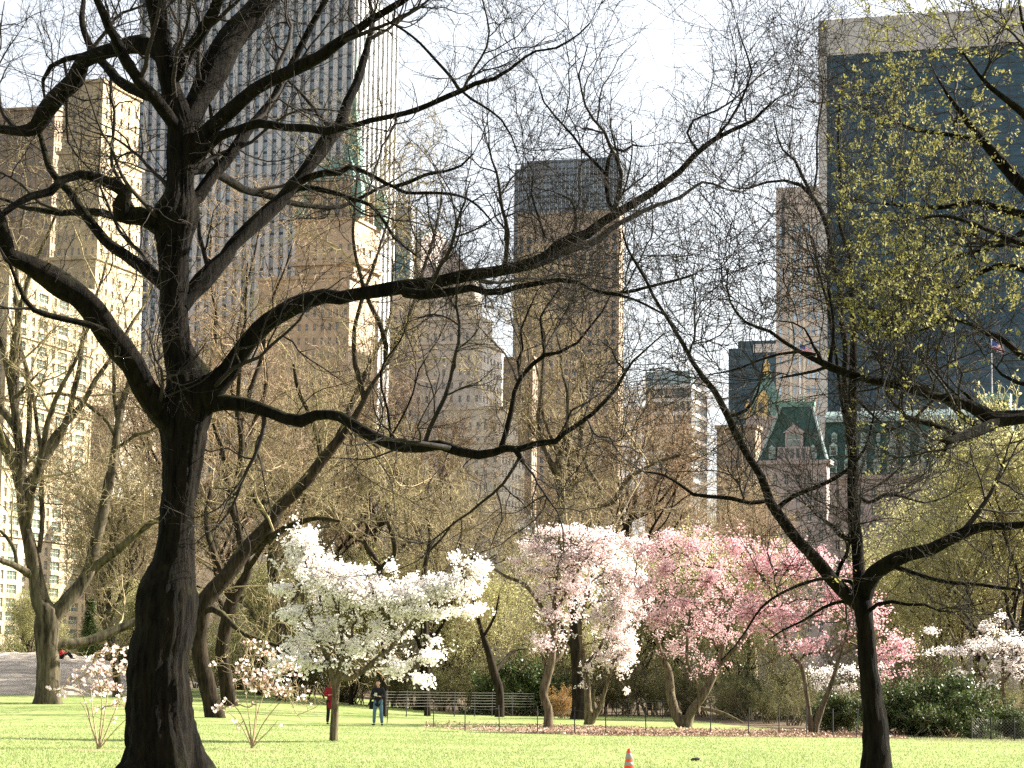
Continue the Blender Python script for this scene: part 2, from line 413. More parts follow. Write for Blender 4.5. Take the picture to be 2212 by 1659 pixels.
def crown(limbs, g, dens=1.0, scale=1.0, up=0.05, rmin=0.005, nD=4, wander=0.22, lenA=(2.2, 4.5), spacing=0.55, thin_from=0.02, flat=1.0, keepA=None, nC=6, zmin=None):
    """limbs: list of (P, r). Returns Twigs with secondary branches down to twigs."""
    tw = Twigs(); As, Ar = [], []
    seedS, seedD, seedR = [], [], []
    bS, bD, bR = [], [], []
    for P, r in limbs:
        s = np.r_[0, np.cumsum(np.linalg.norm(np.diff(P, axis=0), axis=1))]; Ln = s[-1]
        n = max(1, int(Ln / spacing * dens))
        for kind in (0, 1):
            m = max(1, int(n * (0.35 if kind == 0 else 0.9)))
            t = (np.arange(m) + g.uniform(0, 1, m)) / m * Ln
            i = np.clip(np.searchsorted(s, t) - 1, 0, len(P) - 2); f = ((t - s[i]) / np.maximum(s[i + 1] - s[i], 1e-6))[:, None]
            S = P[i] * (1 - f) + P[i + 1] * f; d = norm(P[i + 1] - P[i]); rr = r[i]
            a = np.radians(g.uniform(30, 75, m))[:, None]; q = perp(d, g); q[:, 2] = q[:, 2] * flat + 0.35; q = norm(q)
            D = norm(d * np.cos(a) + q * np.sin(a))
            (seedS if kind == 0 else bS).append(S); (seedD if kind == 0 else bD).append(D); (seedR if kind == 0 else bR).append(rr)
        # the limb's own end carries on as a branch
        seedS.append(P[-1:]); seedD.append(norm(P[-1:] - P[-2:-1])); seedR.append(r[-1:])
    S = np.vstack(seedS); D = np.vstack(seedD); r = np.concatenate(seedR)
    R0 = np.minimum(r * 0.6, 0.05 * scale); N = len(S)
    L = g.uniform(lenA[0], lenA[1], N) * scale * np.clip(R0 / (0.03 * scale), 0.45, 1.15)
    PA, RA = grow(S, D, L, R0, np.full(N, 0.009 * scale), 12, wander * 0.75, up, g); tw.add(PA, RA, 5)
    if zmin is not None:
        ok = PA[:, :, 2].min(1) > zmin; PA, RA = PA[ok], RA[ok]; tw.b = []; tw.add(PA, RA, 5)
    S2, D2, r2, _ = spawn(PA, RA, 9, g, 0.12)
    S2 = np.vstack([S2] + bS); D2 = np.vstack([D2] + bD); r2 = np.concatenate([r2] + [np.minimum(x * 0.35, 0.018 * scale) for x in bR])
    N = len(S2); R0 = np.clip(r2 * 0.65, rmin * 1.3, 0.02 * scale)
    PB, RB = grow(S2, D2, g.uniform(0.8, 2.1, N) * scale, R0, np.full(N, rmin * 1.1), 8, wander, up, g)
    if zmin is not None: ok = PB[:, :, 2].min(1) > zmin; PB, RB = PB[ok], RB[ok]
    tw.add(PB, RB, 4)
    S3, D3, r3, _ = spawn(PB, RB, nC, g, 0.12); N = len(S3)
    PC, RC = grow(S3, D3, g.uniform(0.35, 1.05, N) * scale, np.clip(r3 * 0.7, rmin, 0.012 * scale), np.full(N, rmin * 0.8), 5, wander * 1.1, up, g); tw.add(PC, RC, 3)
    if nD:
        S4, D4, r4, _ = spawn(PC, RC, nD, g, 0.1); N = len(S4)
        PD, RD = grow(S4, D4, g.uniform(0.12, 0.42, N) * scale, np.full(N, rmin * 0.85), np.full(N, rmin * 0.55), 3, wander * 1.2, up, g); tw.add(PD, RD, 3)
        tw.tips = PD[:, -1]; tw.dirs = norm(PD[:, -1] - PD[:, -2])
    else:
        tw.tips = PC[:, -1]; tw.dirs = norm(PC[:, -1] - PC[:, -2])
    tw.PC = PC
    return tw
def leaves(C, size, g, name, m, parent, tint=None, aspect=0.5, dirs=None, droop=0.0):
    """one small pointed leaf per centre"""
    N = len(C); a = norm(g.normal(size=(N, 3)) + (0 if dirs is None else dirs * 1.2) + np.array([0, 0, droop])); b = perp(a, g); s = size * g.uniform(0.6, 1.3, N)[:, None]
    n = np.cross(a, b)
    V = np.stack([C, C + a * s * 0.5 + b * s * aspect * 0.5 + n * s * 0.08, C + a * s, C + a * s * 0.5 - b * s * aspect * 0.5 + n * s * 0.08], 1).reshape(-1, 3)
    F = np.arange(4 * N).reshape(N, 4)
    return new_mesh(name, V, F, m, parent, attr=g.uniform(0, 1, N) if tint is None else tint)
def flowers(C, D, size, g, name, m, parent, tint, petals=6, opening=(25, 60)):
    """cup shaped flowers: petals round the axis D"""
    N = len(C); D = norm(D); A = perp(D, g); B = np.cross(D, A)
    ph = g.uniform(0, 6.28, (N, 1)) + 2 * np.pi * np.arange(petals)[None, :] / petals
    rad = A[:, None, :] * np.cos(ph)[..., None] + B[:, None, :] * np.sin(ph)[..., None]
    tan = -A[:, None, :] * np.sin(ph)[..., None] + B[:, None, :] * np.cos(ph)[..., None]
    op = np.radians(g.uniform(opening[0], opening[1], (N, 1)) + g.uniform(-12, 12, (N, petals)))[..., None]
    ax = D[:, None, :] * np.cos(op) + rad * np.sin(op)
    s = (size * g.uniform(0.7, 1.25, (N, 1)) * g.uniform(0.85, 1.1, (N, petals)))[..., None]
    base = C[:, None, :] + rad * s * 0.05
    mid = base + ax * s * 0.55 + rad * s * 0.10
    tip = base + ax * s - rad * s * 0.03
    V = np.stack([base, mid + tan * s * 0.27, tip, mid - tan * s * 0.27], 2).reshape(-1, 3)
    F = np.arange(4 * N * petals).reshape(-1, 4)
    tt = np.clip(tint[:, None] + g.normal(0, 0.12, (N, petals)), 0, 1).ravel()
    return new_mesh(name, V, F, m, parent, attr=tt)
def spacetree(roots, pts, bias=0.25):
    """join points to the nearest branch so far: positions, parent index"""
    P = np.vstack([roots, pts]); n0 = len(roots); n = len(P)
    par = np.full(n, -1); par[1:n0] = np.arange(n0 - 1)
    path = np.zeros(n); path[:n0] = np.r_[0, np.cumsum(np.linalg.norm(np.diff(roots, axis=0), axis=1))] * 0.3
    cost = np.full(n, 1e9); near = np.zeros(n, int)
    for i in range(n0):
        c = np.linalg.norm(P - P[i], axis=1) + bias * path[i]
        b = c < cost; cost[b] = c[b]; near[b] = i
    done = np.zeros(n, bool); done[:n0] = True; order = []
    for _ in range(n - n0):
        j = int(np.argmin(np.where(done, 1e18, cost))); done[j] = True; par[j] = near[j]; order.append(j)
        path[j] = path[near[j]] + np.linalg.norm(P[j] - P[near[j]])
        c = np.linalg.norm(P - P[j], axis=1) + bias * path[j]
        b = (c < cost) & ~done; cost[b] = c[b]; near[b] = j
    w = np.ones(n); ch = np.zeros(n, int)
    for j in reversed(order): w[par[j]] += w[j]; ch[par[j]] += 1
    return P, par, w, ch, np.array(order)
def merge_fat(list_vf):
    Vs, Q, Tt, o = [], [], [], 0
    for V, Fs in list_vf:
        Vs.append(V)
        for F in Fs: (Q if F.shape[1] == 4 else Tt).append(F + o)
        o += len(V)
    return np.vstack(Vs), [np.vstack(Q)] + ([np.vstack(Tt)] if Tt else [])
def to_local(P, base): return P - np.asarray(base)[None, :]

exec_marker = True
#PART2
# ------------------------------------------------------------------ ground
def ground_sheet():
    xs = np.r_[np.linspace(-2500, -120, 14), np.linspace(-100, 100, 201), np.linspace(120, 2500, 14)]
    ys = np.r_[np.linspace(-60, 20, 9), np.linspace(22, 330, 309), np.linspace(360, 3500, 14)]
    X, Y = np.meshgrid(xs, ys)
    Z = gz(X, Y)
    n, k = X.shape
    idx = np.arange(n * k).reshape(n, k)
    F = np.stack([idx[:-1, :-1], idx[:-1, 1:], idx[1:, 1:], idx[1:, :-1]], -1).reshape(-1, 4)
    m = bpy.data.materials.new('lawn'); m.use_nodes = True
    nn = m.node_tree; b = nn.nodes['Principled BSDF']; b.inputs['Roughness'].default_value = 0.9; b.inputs['Specular IOR Level'].default_value = 0.1
    tc = nn.nodes.new('ShaderNodeTexCoord')
    def noise(sc, det, st=(1, 1, 1)):
        mp = nn.nodes.new('ShaderNodeMapping'); mp.inputs['Scale'].default_value = st; nn.links.new(tc.outputs['Object'], mp.inputs[0])
        z = nn.nodes.new('ShaderNodeTexNoise'); z.inputs['Scale'].default_value = sc; z.inputs['Detail'].default_value = det; nn.links.new(mp.outputs[0], z.inputs[0]); return z
    n1 = noise(0.25, 5); n2 = noise(3.5, 6, (1, 0.5, 1)); n3 = noise(14, 3, (1, 0.3, 1))
    r1 = nn.nodes.new('ShaderNodeValToRGB'); r1.color_ramp.elements[0].position = 0.35; r1.color_ramp.elements[1].position = 0.68
    r1.color_ramp.elements[0].color = (0.20, 0.26, 0.075, 1); r1.color_ramp.elements[1].color = (0.34, 0.38, 0.16, 1)
    nn.links.new(n1.outputs[0], r1.inputs[0])
    r2 = nn.nodes.new('ShaderNodeValToRGB'); r2.color_ramp.elements[0].position = 0.3; r2.color_ramp.elements[1].position = 0.7
    r2.color_ramp.elements[0].color = (0.55, 0.62, 0.5, 1); r2.color_ramp.elements[1].color = (1.15, 1.1, 1.05, 1)
    nn.links.new(n2.outputs[0], r2.inputs[0])
    mx = nn.nodes.new('ShaderNodeMixRGB'); mx.blend_type = 'MULTIPLY'; mx.inputs[0].default_value = 0.9
    nn.links.new(r1.outputs[0], mx.inputs[1]); nn.links.new(r2.outputs[0], mx.inputs[2])
    r3 = nn.nodes.new('ShaderNodeValToRGB'); r3.color_ramp.elements[0].position = 0.35; r3.color_ramp.elements[1].position = 0.6
    r3.color_ramp.elements[0].color = (0.6, 0.6, 0.6, 1); r3.color_ramp.elements[1].color = (1, 1, 1, 1)
    nn.links.new(n3.outputs[0], r3.inputs[0])
    mx2 = nn.nodes.new('ShaderNodeMixRGB'); mx2.blend_type = 'MULTIPLY'; mx2.inputs[0].default_value = 0.7
    nn.links.new(mx.outputs[0], mx2.inputs[1]); nn.links.new(r3.outputs[0], mx2.inputs[2])
    sp = nn.nodes.new('ShaderNodeSeparateXYZ'); nn.links.new(tc.outputs['Object'], sp.inputs[0])
    def mr(src, a, c, p, q):
        z = nn.nodes.new('ShaderNodeMapRange'); z.inputs[1].default_value = a; z.inputs[2].default_value = c; z.inputs[3].default_value = p; z.inputs[4].default_value = q; nn.links.new(src, z.inputs[0]); return z.outputs[0]
    def ma(op, a, c):
        z = nn.nodes.new('ShaderNodeMath'); z.operation = op
        for k, v in enumerate((a, c)):
            if isinstance(v, (int, float)): z.inputs[k].default_value = v
            else: nn.links.new(v, z.inputs[k])
        return z.outputs[0]
    edge = ma('ADD', mr(sp.outputs[0], -9, -3, 172, 132), mr(sp.outputs[0], 8, 13.5, 0, -52))
    dd = ma('SUBTRACT', sp.outputs[1], ma('ADD', edge, mr(n1.outputs[0], 0, 1, -5, 5)))
    msk = mr(dd, -1.5, 1.5, 0, 1)
    soil = nn.nodes.new('ShaderNodeValToRGB'); soil.color_ramp.elements[0].color = (0.05, 0.035, 0.02, 1); soil.color_ramp.elements[1].color = (0.16, 0.12, 0.075, 1)
    soil.color_ramp.elements[0].position = 0.35; soil.color_ramp.elements[1].position = 0.7; nn.links.new(n2.outputs[0], soil.inputs[0])
    mx3 = nn.nodes.new('ShaderNodeMixRGB'); nn.links.new(msk, mx3.inputs[0]); nn.links.new(mx2.outputs[0], mx3.inputs[1]); nn.links.new(soil.outputs[0], mx3.inputs[2])
    nn.links.new(mx3.outputs[0], b.inputs['Base Color'])
    bp = nn.nodes.new('ShaderNodeBump'); bp.inputs['Distance'].default_value = 0.05; nn.links.new(n2.outputs[0], bp.inputs['Height']); nn.links.new(bp.outputs[0], b.inputs['Normal'])
    o = new_mesh('ground', np.stack([X, Y, Z], -1).reshape(-1, 3), F, m, smooth=True)
    tag(o, kind='structure')
ground_sheet()
def blades(n, x0, x1, y0, y1, g):
    y = y0 + (y1 - y0) * g.uniform(0, 1, n) ** 1.3
    x = y / FPX * 1130 * g.uniform(-1, 1, n)
    z = gz(x, y); h = g.uniform(0.02, 0.06, n)
    a = g.uniform(0, 6.28, n); w = g.uniform(0.006, 0.014, n)
    lean = g.normal(0, 0.02, (n, 2))
    C = np.stack([x, y, z - 0.003], -1)
    dx = np.stack([np.cos(a) * w, np.sin(a) * w, 0 * a], -1)
    tip = C + np.stack([lean[:, 0], lean[:, 1], h], -1)
    V = np.stack([C - dx, C + dx, tip], 1).reshape(-1, 3)
    o = new_mesh('grass', V, np.arange(3 * n).reshape(n, 3), tintmat('grass_blade', (0.42, 0.45, 0.20), (0.17, 0.24, 0.07), 0.35), attr=g.uniform(0, 1, n))
    tag(o, 'short bright spring grass blades covering the sunlit lawn', 'grass', kind='stuff')
def specks():
    g = np.random.default_rng(77); n = 9000
    y = 44 + 90 * g.uniform(0, 1, n) ** 1.4; x = y / FPX * 1130 * g.uniform(-1, 1, n)
    k = np.sin(x * .7 + 2) * np.sin(y * .35) + g.normal(0, .6, n) > 0.2; x, y = x[k], y[k]; n = len(x)
    C = np.stack([x, y, gz(x, y) + 0.03], -1); a = g.uniform(0, 6.28, n); s = g.uniform(0.02, 0.06, n)[:, None]
    A = np.stack([np.cos(a), np.sin(a), .3 + 0 * a], -1); B = np.stack([-np.sin(a), np.cos(a), .5 + 0 * a], -1)
    V = np.stack([C, C + A * s * .5 + B * s * .35, C + A * s, C + A * s * .5 - B * s * .35], 1).reshape(-1, 3)
    o = new_mesh('lawn_litter', V, np.arange(4 * n).reshape(n, 4), tintmat('dry_leaf', (0.62, 0.52, 0.42), (0.20, 0.13, 0.06), 0.1), attr=g.uniform(0, 1, n) ** .7)
    tag(o, 'scattered dry leaves and loose petals on the open lawn', 'leaf litter', kind='stuff')
specks()
blades(150000, -13, 13, 43, 92, np.random.default_rng(3))

# ------------------------------------------------------------------ buildings, all on one street grid
GA = R(-17.0)
GU = np.array([math.cos(GA), math.sin(GA)]); GV = np.array([-math.sin(GA), math.cos(GA)])
def solve(C, H, dirv, x):
    lo, hi = 0.0, 400.0
    s = 1 if proj((C[0] + dirv[0] * 5, C[1] + dirv[1] * 5, H))[0] > proj((C[0], C[1], H))[0] else -1
    for _ in range(50):
        m = (lo + hi) / 2
        X = proj((C[0] + dirv[0] * m, C[1] + dirv[1] * m, H))[0]
        if (X - x) * s < 0: lo = m
        else: hi = m
    return lo
def corner(px, py, d):
    p = pix(px, py, d); return np.array([p[0], p[1]]), p[2]
class Bld:
    def __init__(s, name, label, cx, cy, d, lx, rx, cat='building', group=None):
        s.C, s.H = corner(cx, cy, d); s.name = name
        s.L = solve(s.C, s.H, -GU, lx); s.D = solve(s.C, s.H, GV, rx) if rx > cx else 30.0
        s.root = thing(name, label, cat, (s.C[0], s.C[1], 0), GA, group)
        s.win = {}; s.d = d
    def tier(s, cx, cy, d, lx, rx):
        c, H = corner(cx, cy, d); L = solve(c, H, -GU, lx); D = solve(c, H, GV, rx) if rx > cx else 30.0
        q = c - s.C
        return (q @ GU, q @ GV, L, D, H)
    def main(s): return (0.0, 0.0, s.L, s.D, s.H)
    def zpix(s, py, px=None, d=None):
        """height of picture row py on this building"""
        px = proj((s.C[0], s.C[1], s.H))[0] if px is None else px
        return pix(px, py, d or s.d)[2]
    def flush_windows(s, glass, frame, bars=(1, 1), name='window'):
        """each window its own mesh (shared data by size); beyond 100 the rest are one object"""
        allw = []
        for face, lst in s.win.items(): allw += [(face, *w) for w in lst]
        allw.sort(key=lambda w: -w[5])
        big = allw[:100]; rest = allw[100:]; cache = {}
        def make(mb, face, w, h, ox=0, oy=0, oz=0):
            nx, nz = bars; t = 0.09
            def bx(a0, a1, b0, b1, c0, c1, m):
                if face == 'n': mb.box(ox + a0, ox + a1, oy + b0, oy + b1, oz + c0, oz + c1, m)
                else: mb.box(ox - b1, ox - b0, oy + a0, oy + a1, oz + c0, oz + c1, m)
            bx(0, w, -0.05, 0.04, 0, h, 0)
            bx(0, t, -0.13, -0.052, 0, h, 1); bx(w - t, w, -0.13, -0.052, 0, h, 1)
            bx(t, w - t, -0.13, -0.052, 0, t, 1); bx(t, w - t, -0.13, -0.052, h - t, h, 1)
            for i in range(1, nx + 1):
                x = w * i / (nx + 1); bx(x - t / 2, x + t / 2, -0.12, -0.053, t, h - t, 1)
            for i in range(1, nz + 1):
                z = h * i / (nz + 1); bx(t, w - t, -0.11, -0.054, z - t / 2, z + t / 2, 1)
        for face, x, y, a, w, z, h in big:
            key = (face, round(w, 2), round(h, 2))
            if key not in cache:
                mb = MB(); make(mb, face, w, h); o = mb.build(name, [glass, frame], s.root); cache[key] = o.data
            else:
                o = bpy.data.objects.new(name, cache[key]); COL.objects.link(o); o.parent = s.root
            o.location = (a, y, z) if face == 'n' else (x, a, z)
        if rest:
            mb = MB()
            for face, x, y, a, w, z, h in rest:
                if face == 'n': make(mb, face, w, h, a, y, z)
                else: make(mb, face, w, h, x, a, z)
            o = mb.build(name, [glass, frame], s.root); tag(o, kind='stuff')
def openings(a0, a1, n, frac, jit=0):
    p = (a1 - a0) / n
    return [(a0 + p * (i + (1 - frac) / 2), a0 + p * (i + (1 + frac) / 2)) for i in range(n)]
def rows_(z0, z1, pitch, frac):
    n = max(1, int((z1 - z0) / pitch)); p = (z1 - z0) / n
    return [(z0 + p * (i + (1 - frac) / 2), z0 + p * (i + (1 + frac) / 2)) for i in range(n)]
def skin(b, mb, t, face, cols, rows, z0, depth=0.35, m=0, windows=True, zt=None):
    """piers and spandrels in front of the core, so that every window is really set back"""
    x1, y0, L, D, H = t; zt = zt or H
    def bx(a, c, zb, zu, q=m):
        if c - a < 1e-4 or zu - zb < 1e-4: return
        if face == 'n': mb.box(a, c, y0 - depth, y0, zb, zu, q)
        else: mb.box(x1, x1 + depth, a, c, zb, zu, q)
    lo, hi = (x1 - L, x1) if face == 'n' else (y0 - depth, y0 + D)
    e = lo
    for a, c in cols:
        bx(e, a, z0, zt); zz = z0
        for (p, q) in rows:
            bx(a, c, zz, p); zz = q
            if windows: b.win.setdefault(face, []).append((x1, y0, a, c - a, p, q - p))
        bx(a, c, zz, zt); e = c
    bx(e, hi, z0, zt)
def core(mb, t, z0=0.0, m=0, cap=0.9, capover=0.55, capm=None):
    x1, y0, L, D, H = t
    mb.box(x1 - L, x1, y0, y0 + D, z0, H, m)
    if cap: mb.box(x1 - L - capover, x1 + 0.35 + capover, y0 - 0.35 - capover, y0 + D + capover, H, H + cap, m if capm is None else capm)

W_ = lambda n, c, **k: mat(n, c, **k)
STONE = {  # limestone, tan and brown lifted lighter: distance haze put into their colour
 'white': W_('white_marble', (0.50, 0.49, 0.48), var=0.08, scale=0.15, rough=0.6),
 'travertine': W_('travertine', (0.56, 0.53, 0.49), var=0.07, scale=0.12, rough=0.7),
 'cream': W_('cream_brick', (0.42, 0.34, 0.22), var=0.15, scale=0.3, rough=0.9),
 'lime': W_('limestone', (0.52, 0.47, 0.38), var=0.12, scale=0.25, rough=0.9),
 'grey': W_('grey_limestone', (0.46, 0.42, 0.37), var=0.12, scale=0.25, rough=0.9),
 'brown': W_('brown_brick', (0.29, 0.22, 0.155), var=0.18, scale=0.3, rough=0.9),
 'tan': W_('tan_brick', (0.41, 0.32, 0.23), var=0.15, scale=0.3, rough=0.9),
 'pink': W_('pinkish_granite', (0.40, 0.345, 0.30), var=0.08, scale=0.2, rough=0.7),
 'hotelpink': W_('blush_brick', (0.38, 0.32, 0.29), var=0.1, scale=0.3, rough=0.85),
 'copper': W_('green_copper', (0.16, 0.28, 0.23), var=0.22, scale=0.6, rough=0.6),
 'tealslate': W_('dark_green_slate', (0.03, 0.075, 0.062), var=0.3, scale=0.8, rough=0.55),
 'paleverd': W_('pale_verdigris', (0.34, 0.43, 0.40), var=0.15, scale=0.4, rough=0.5),
 'dark': W_('dark_bronze', (0.05, 0.06, 0.07), rough=0.45, var=0.1, scale=0.2),
 'gold': W_('gilded_stone', (0.72, 0.50, 0.20), var=0.15, scale=0.8, rough=0.45),
 'greypanel': W_('grey_metal_panel', (0.36, 0.37, 0.38), var=0.05, scale=0.1, rough=0.5),
 'frame': W_('pale_window_frame', (0.50, 0.47, 0.40), rough=0.6),
 'dframe': W_('dark_window_frame', (0.08, 0.08, 0.08), rough=0.5),
}
def glassm(n, c, rough=0.12, metal=0.0, var=0.25, scale=0.12, spec=0.7):
    return mat(n, c, rough=rough, metal=metal, var=var, scale=scale, spec=spec, objrand=0.35)
GL = {
 'dark': glassm('dark_window_glass', (0.05, 0.055, 0.05)),
 'green': glassm('greenish_window_glass', (0.10, 0.13, 0.10)),
 'blue': glassm('blue_window_glass', (0.30, 0.40, 0.48), metal=0.3),
 'teal': glassm('teal_glass', (0.16, 0.34, 0.36), metal=0.3),
 'slate': mat('slate_blue_glass', (0.04, 0.08, 0.11), rough=0.4, var=0.3, scale=0.35, spec=0.25, stretch=(0.6, 0.6, 2.2)),
 'bluegrey': glassm('blue_grey_glass', (0.17, 0.23, 0.28)),
}

# 1 striped marble tower ------------------------------------------------
b = Bld('striped_tower', 'tall tower with white marble stripes and dark glass strips behind the great dark tree', 770, -27, 770, 306, 857)
t = b.main(); mb = MB(); core(mb, t, 0, 0, cap=2.0); mb.build('roof_and_core', [STONE['dark']], b.root)
zlo = 8
def stripes(b, t, face, n, frac, z0, glass, stone, depth=0.9):
    x1, y0, L, D, H = t
    lo, hi = (x1 - L, x1) if face == 'n' else (y0, y0 + D)
    for a, c in openings(lo, hi, n, frac):
        mb = MB()
        if face == 'n': mb.box(a, c, y0 - 0.06, y0, z0, H - 1, 0)
        else: mb.box(x1, x1 + 0.06, a, c, z0, H - 1, 0)
        # floor lines inside the strip
        z = z0 + 3
        while z < H - 2:
            if face == 'n': mb.box(a, c, y0 - 0.12, y0 - 0.062, z, z + 0.9, 1)
            else: mb.box(x1 + 0.062, x1 + 0.12, a, c, z, z + 0.9, 1)
            z += 3.9
        mb.build('window_strip', glass, b.root)
    p = (hi - lo) / n; w = p * (1 - frac)
    for i in range(n + 1):
        a = lo + p * i; mb = MB()
        a0, a1 = max(a - w / 2, lo), min(a + w / 2, hi)
        if face == 'n': mb.box(a0, a1, y0 - depth, y0, z0, H, 0)
        else: mb.box(x1, x1 + depth, a0, a1, z0, H, 0)
        mb.build('pier', [stone], b.root)
stripes(b, t, 'n', 24, 0.52, zlo, [GL['bluegrey'], STONE['dark']], STONE['white'])
stripes(b, t, 'w', 9, 0.50, zlo, [GL['bluegrey'], STONE['dark']], STONE['white'])

# 2 hotel tower with green copper spire --------------------------------
b = Bld('spired_hotel_tower', 'brown brick hotel tower with a green copper roof and lantern before the striped tower', 765, 475, 700, 640, 818)
t = b.main(); mb = MB(); x1, y0, L, D, H = t
core(mb, t, 0, 0)
nr = rows_(20, H - 6, 4.0, 0.5)
skin(b, mb, t, 'n', openings(-L, 0, 7, 0.36), nr, 0)
skin(b, mb, t, 'w', openings(0, D, 4, 0.34), nr, 0)
zc = b.zpix(571); mb.box(-L - 1.0, 1.4, -1.4, D + 0.9, zc, zc + 1.4)
# lower wider block
t2 = b.tier(757, 600, 690, 560, 812); core(mb, t2, 0, 0)
skin(b, mb, t2, 'n', openings(t2[0] - t2[2], t2[0], 12, 0.36), rows_(16, t2[4] - 4, 4.0, 0.5), 0)
mb.build('wall', [STONE['tan']], b.root)
# upper stage with tall arched openings
h0, h1 = H + 0.9, b.zpix(385)
mb = MB(); xa, xb, ya, yb = -L * 0.80, -L * 0.06, 1.5, D - 2
mb.box(xa, xb, ya, yb, h0, h1)
for k in range(6):
    xx = xa + (xb - xa) * (k + 0.5) / 6
    mb.box(xx - 0.35, xx + 0.35, ya - 0.8, ya, h0, h1 + (1.5 if k % 2 else 3.2))
for k in range(4):
    yy = ya + (yb - ya) * (k + 0.5) / 4
    mb.box(xb, xb + 0.8, yy - 0.35, yy + 0.35, h0, h1 + (1.5 if k % 2 else 3.2))
mb.build('upper_stage', [STONE['tan']], b.root)
for k in range(3):
    xx = xa + (xb - xa) * (k * 2 + 1.98) / 6; mb = MB()
    mb.box(xx - 0.6, xx + 0.6, ya - 0.25, ya, h0 + 1.5, h1 - 2); mb.build('arched_window', [GL['dark']], b.root)
for (qx, qy) in ((xa - 2.2, ya - 1.2), (xb + 2.2, ya - 1.2), (xb + 2.4, yb)):
    mb = MB(); mb.lathe(qx, qy, [(2.0, h0), (2.0, h0 + 6.5), (2.3, h0 + 7), (1.6, h0 + 10), (0.25, h0 + 13.5)], 8); mb.build('corner_turret', [STONE['copper']], b.root)
za, zb_ = h1, b.zpix(334)
mb = MB(); xm = (xa + xb) / 2; ym = (ya + yb) / 2; hw = (xb - xa) / 2; hd = (yb - ya) / 2
mb.frus((xa - 0.6, xb + 0.6, ya - 0.6, yb + 0.6), za, (xm - hw * 0.42, xm + hw * 0.62, ym - hd * 0.5, ym + hd * 0.5), zb_)
for k in range(9): 
    xx = xm - hw * 0.40 + k * hw * 0.12; mb.box(xx, xx + 0.3, ym - hd * 0.5, ym - hd * 0.5 + 0.3, zb_, zb_ + 1.0)
mb.build('copper_roof', [STONE['copper']], b.root)
mb = MB(); lx_ = xm + hw * 0.50; zl = b.zpix(285)
mb.lathe(lx_, ym, [(3.2, zb_ - 2), (2.9, zl - 3.5), (3.4, zl - 3), (3.4, zl - 2.2), (2.2, zl - 1.6), (2.0, zl + 3), (2.4, zl + 3.4), (1.0, zl + 9), (0.5, zl + 16), (0.12, zl + 27)], 8)
mb.build('lantern_spire', [STONE['copper']], b.root)
for sx in (-1, 1):
    mb = MB(); mb.add([(lx_ + 3.2, ym + sx * 1.5 - 0.4, zb_ - 8), (lx_ + 5.6, ym + sx * 2.2 - 0.4, zb_ - 8), (lx_ + 3.0, ym + sx * 1.2 - 0.4, zl - 8), (lx_ + 3.2, ym + sx * 1.5 + 0.4, zb_ - 8), (lx_ + 5.6, ym + sx * 2.2 + 0.4, zb_ - 8), (lx_ + 3.0, ym + sx * 1.2 + 0.4, zl - 8)],
        [(0, 1, 2), (5, 4, 3), (0, 3, 4, 1), (1, 4, 5, 2), (2, 5, 3, 0)]); mb.build('roof_buttress', [STONE['paleverd']], b.root)
b.flush_windows(GL['dark'], STONE['frame'])

# 3 glass slab ----------------------------------------------------------
b = Bld('teal_glass_tower', 'slim grey and teal glass tower just beside the striped tower', 888, 452, 900, 851, 896)
t = b.main(); x1, y0, L, D, H = t; mb = MB(); core(mb, t, 0, 0, cap=0); zz = b.zpix(540)
mb.box(-L, 0.3, -0.3, D, zz, H + 1.2, 0)
mb.build('grey_upper_wall', [STONE['greypanel']], b.root)
z = 10; i = 0
while z < zz - 4:
    mb = MB(); mb.box(-L * 0.82, 0.0, -0.25, 0, z, z + 2.4, 0); mb.box(-L * 0.82, 0.1, -0.32, 0, z + 2.4, z + 3.9, 1)
    mb.build('glass_band', [GL['teal'], STONE['paleverd']], b.root); z += 4.2
mb = MB(); mb.box(-L, -L * 0.82, -0.4, 0, 0, H + 3, 0); mb.build('dark_edge', [STONE['dark']], b.root)

# 4 tower with a round opening in its gable -----------------------------
b = Bld('gabled_tower', 'pale stone tower whose sunlit gable holds a round opening', 905, 520, 950, 886, 1036)
t = b.main(); x1, y0, L, D, H = t; mb = MB(); core(mb, t, 0, 0, cap=0)
pk = H + (b.zpix(478) - H) ; pkv = D * 0.30
zr = b.zpix(520); ry = pkv + D * 0.10
# gable wall on the west side with a round hole
def gable_top(v):
    a = 0.0; 
    return H + (pk - H) * (v / pkv) ** 0.6 if v < pkv else H - 6 - (v - D) * (pk - H + 6) / (D - pkv)
prof = [(v, max(gable_top(v), H - 34)) for v in np.linspace(0, D, 24)]
mb.build('wall', [STONE['pink']], b.root)
mb = MB(); N = 40; cz = pk - 16; cy_ = ry; rad = 10.0
ring = [(cy_ + rad * math.cos(2 * math.pi * i / N), cz + rad * math.sin(2 * math.pi * i / N)) for i in range(N)]
def edge_pt(a):
    c, s_ = math.cos(a), math.sin(a)
    for r_ in np.linspace(rad, 120, 700):
        y, z = cy_ + r_ * c, cz + r_ * s_
        if y <= 0 or y >= D or z <= cz - 40 or z >= gable_top(min(max(y, 0), D)): return (min(max(y, 0), D), z)
    return (y, z)
outer = [edge_pt(2 * math.pi * i / N) for i in range(N)]
for i in range(N):
    j = (i + 1) % N
    q = [ring[i], ring[j], outer[j], outer[i]]
    mb.add([(0.9, a, c) for a, c in q] + [(-6.0, a, c) for a, c in q], [(0, 1, 2, 3), (7, 6, 5, 4), (0, 4, 5, 1), (2, 6, 7, 3)])
mb.build('gable', [STONE['hotelpink']], b.root)
mb = MB(); mb.box(-7, -6.2, cy_ - rad - 2, cy_ + rad + 2, cz - rad - 2, cz + rad + 2); mb.box(-3, -2.4, cy_ - 1, cy_ + 3, cz - rad, cz + 2, 1)
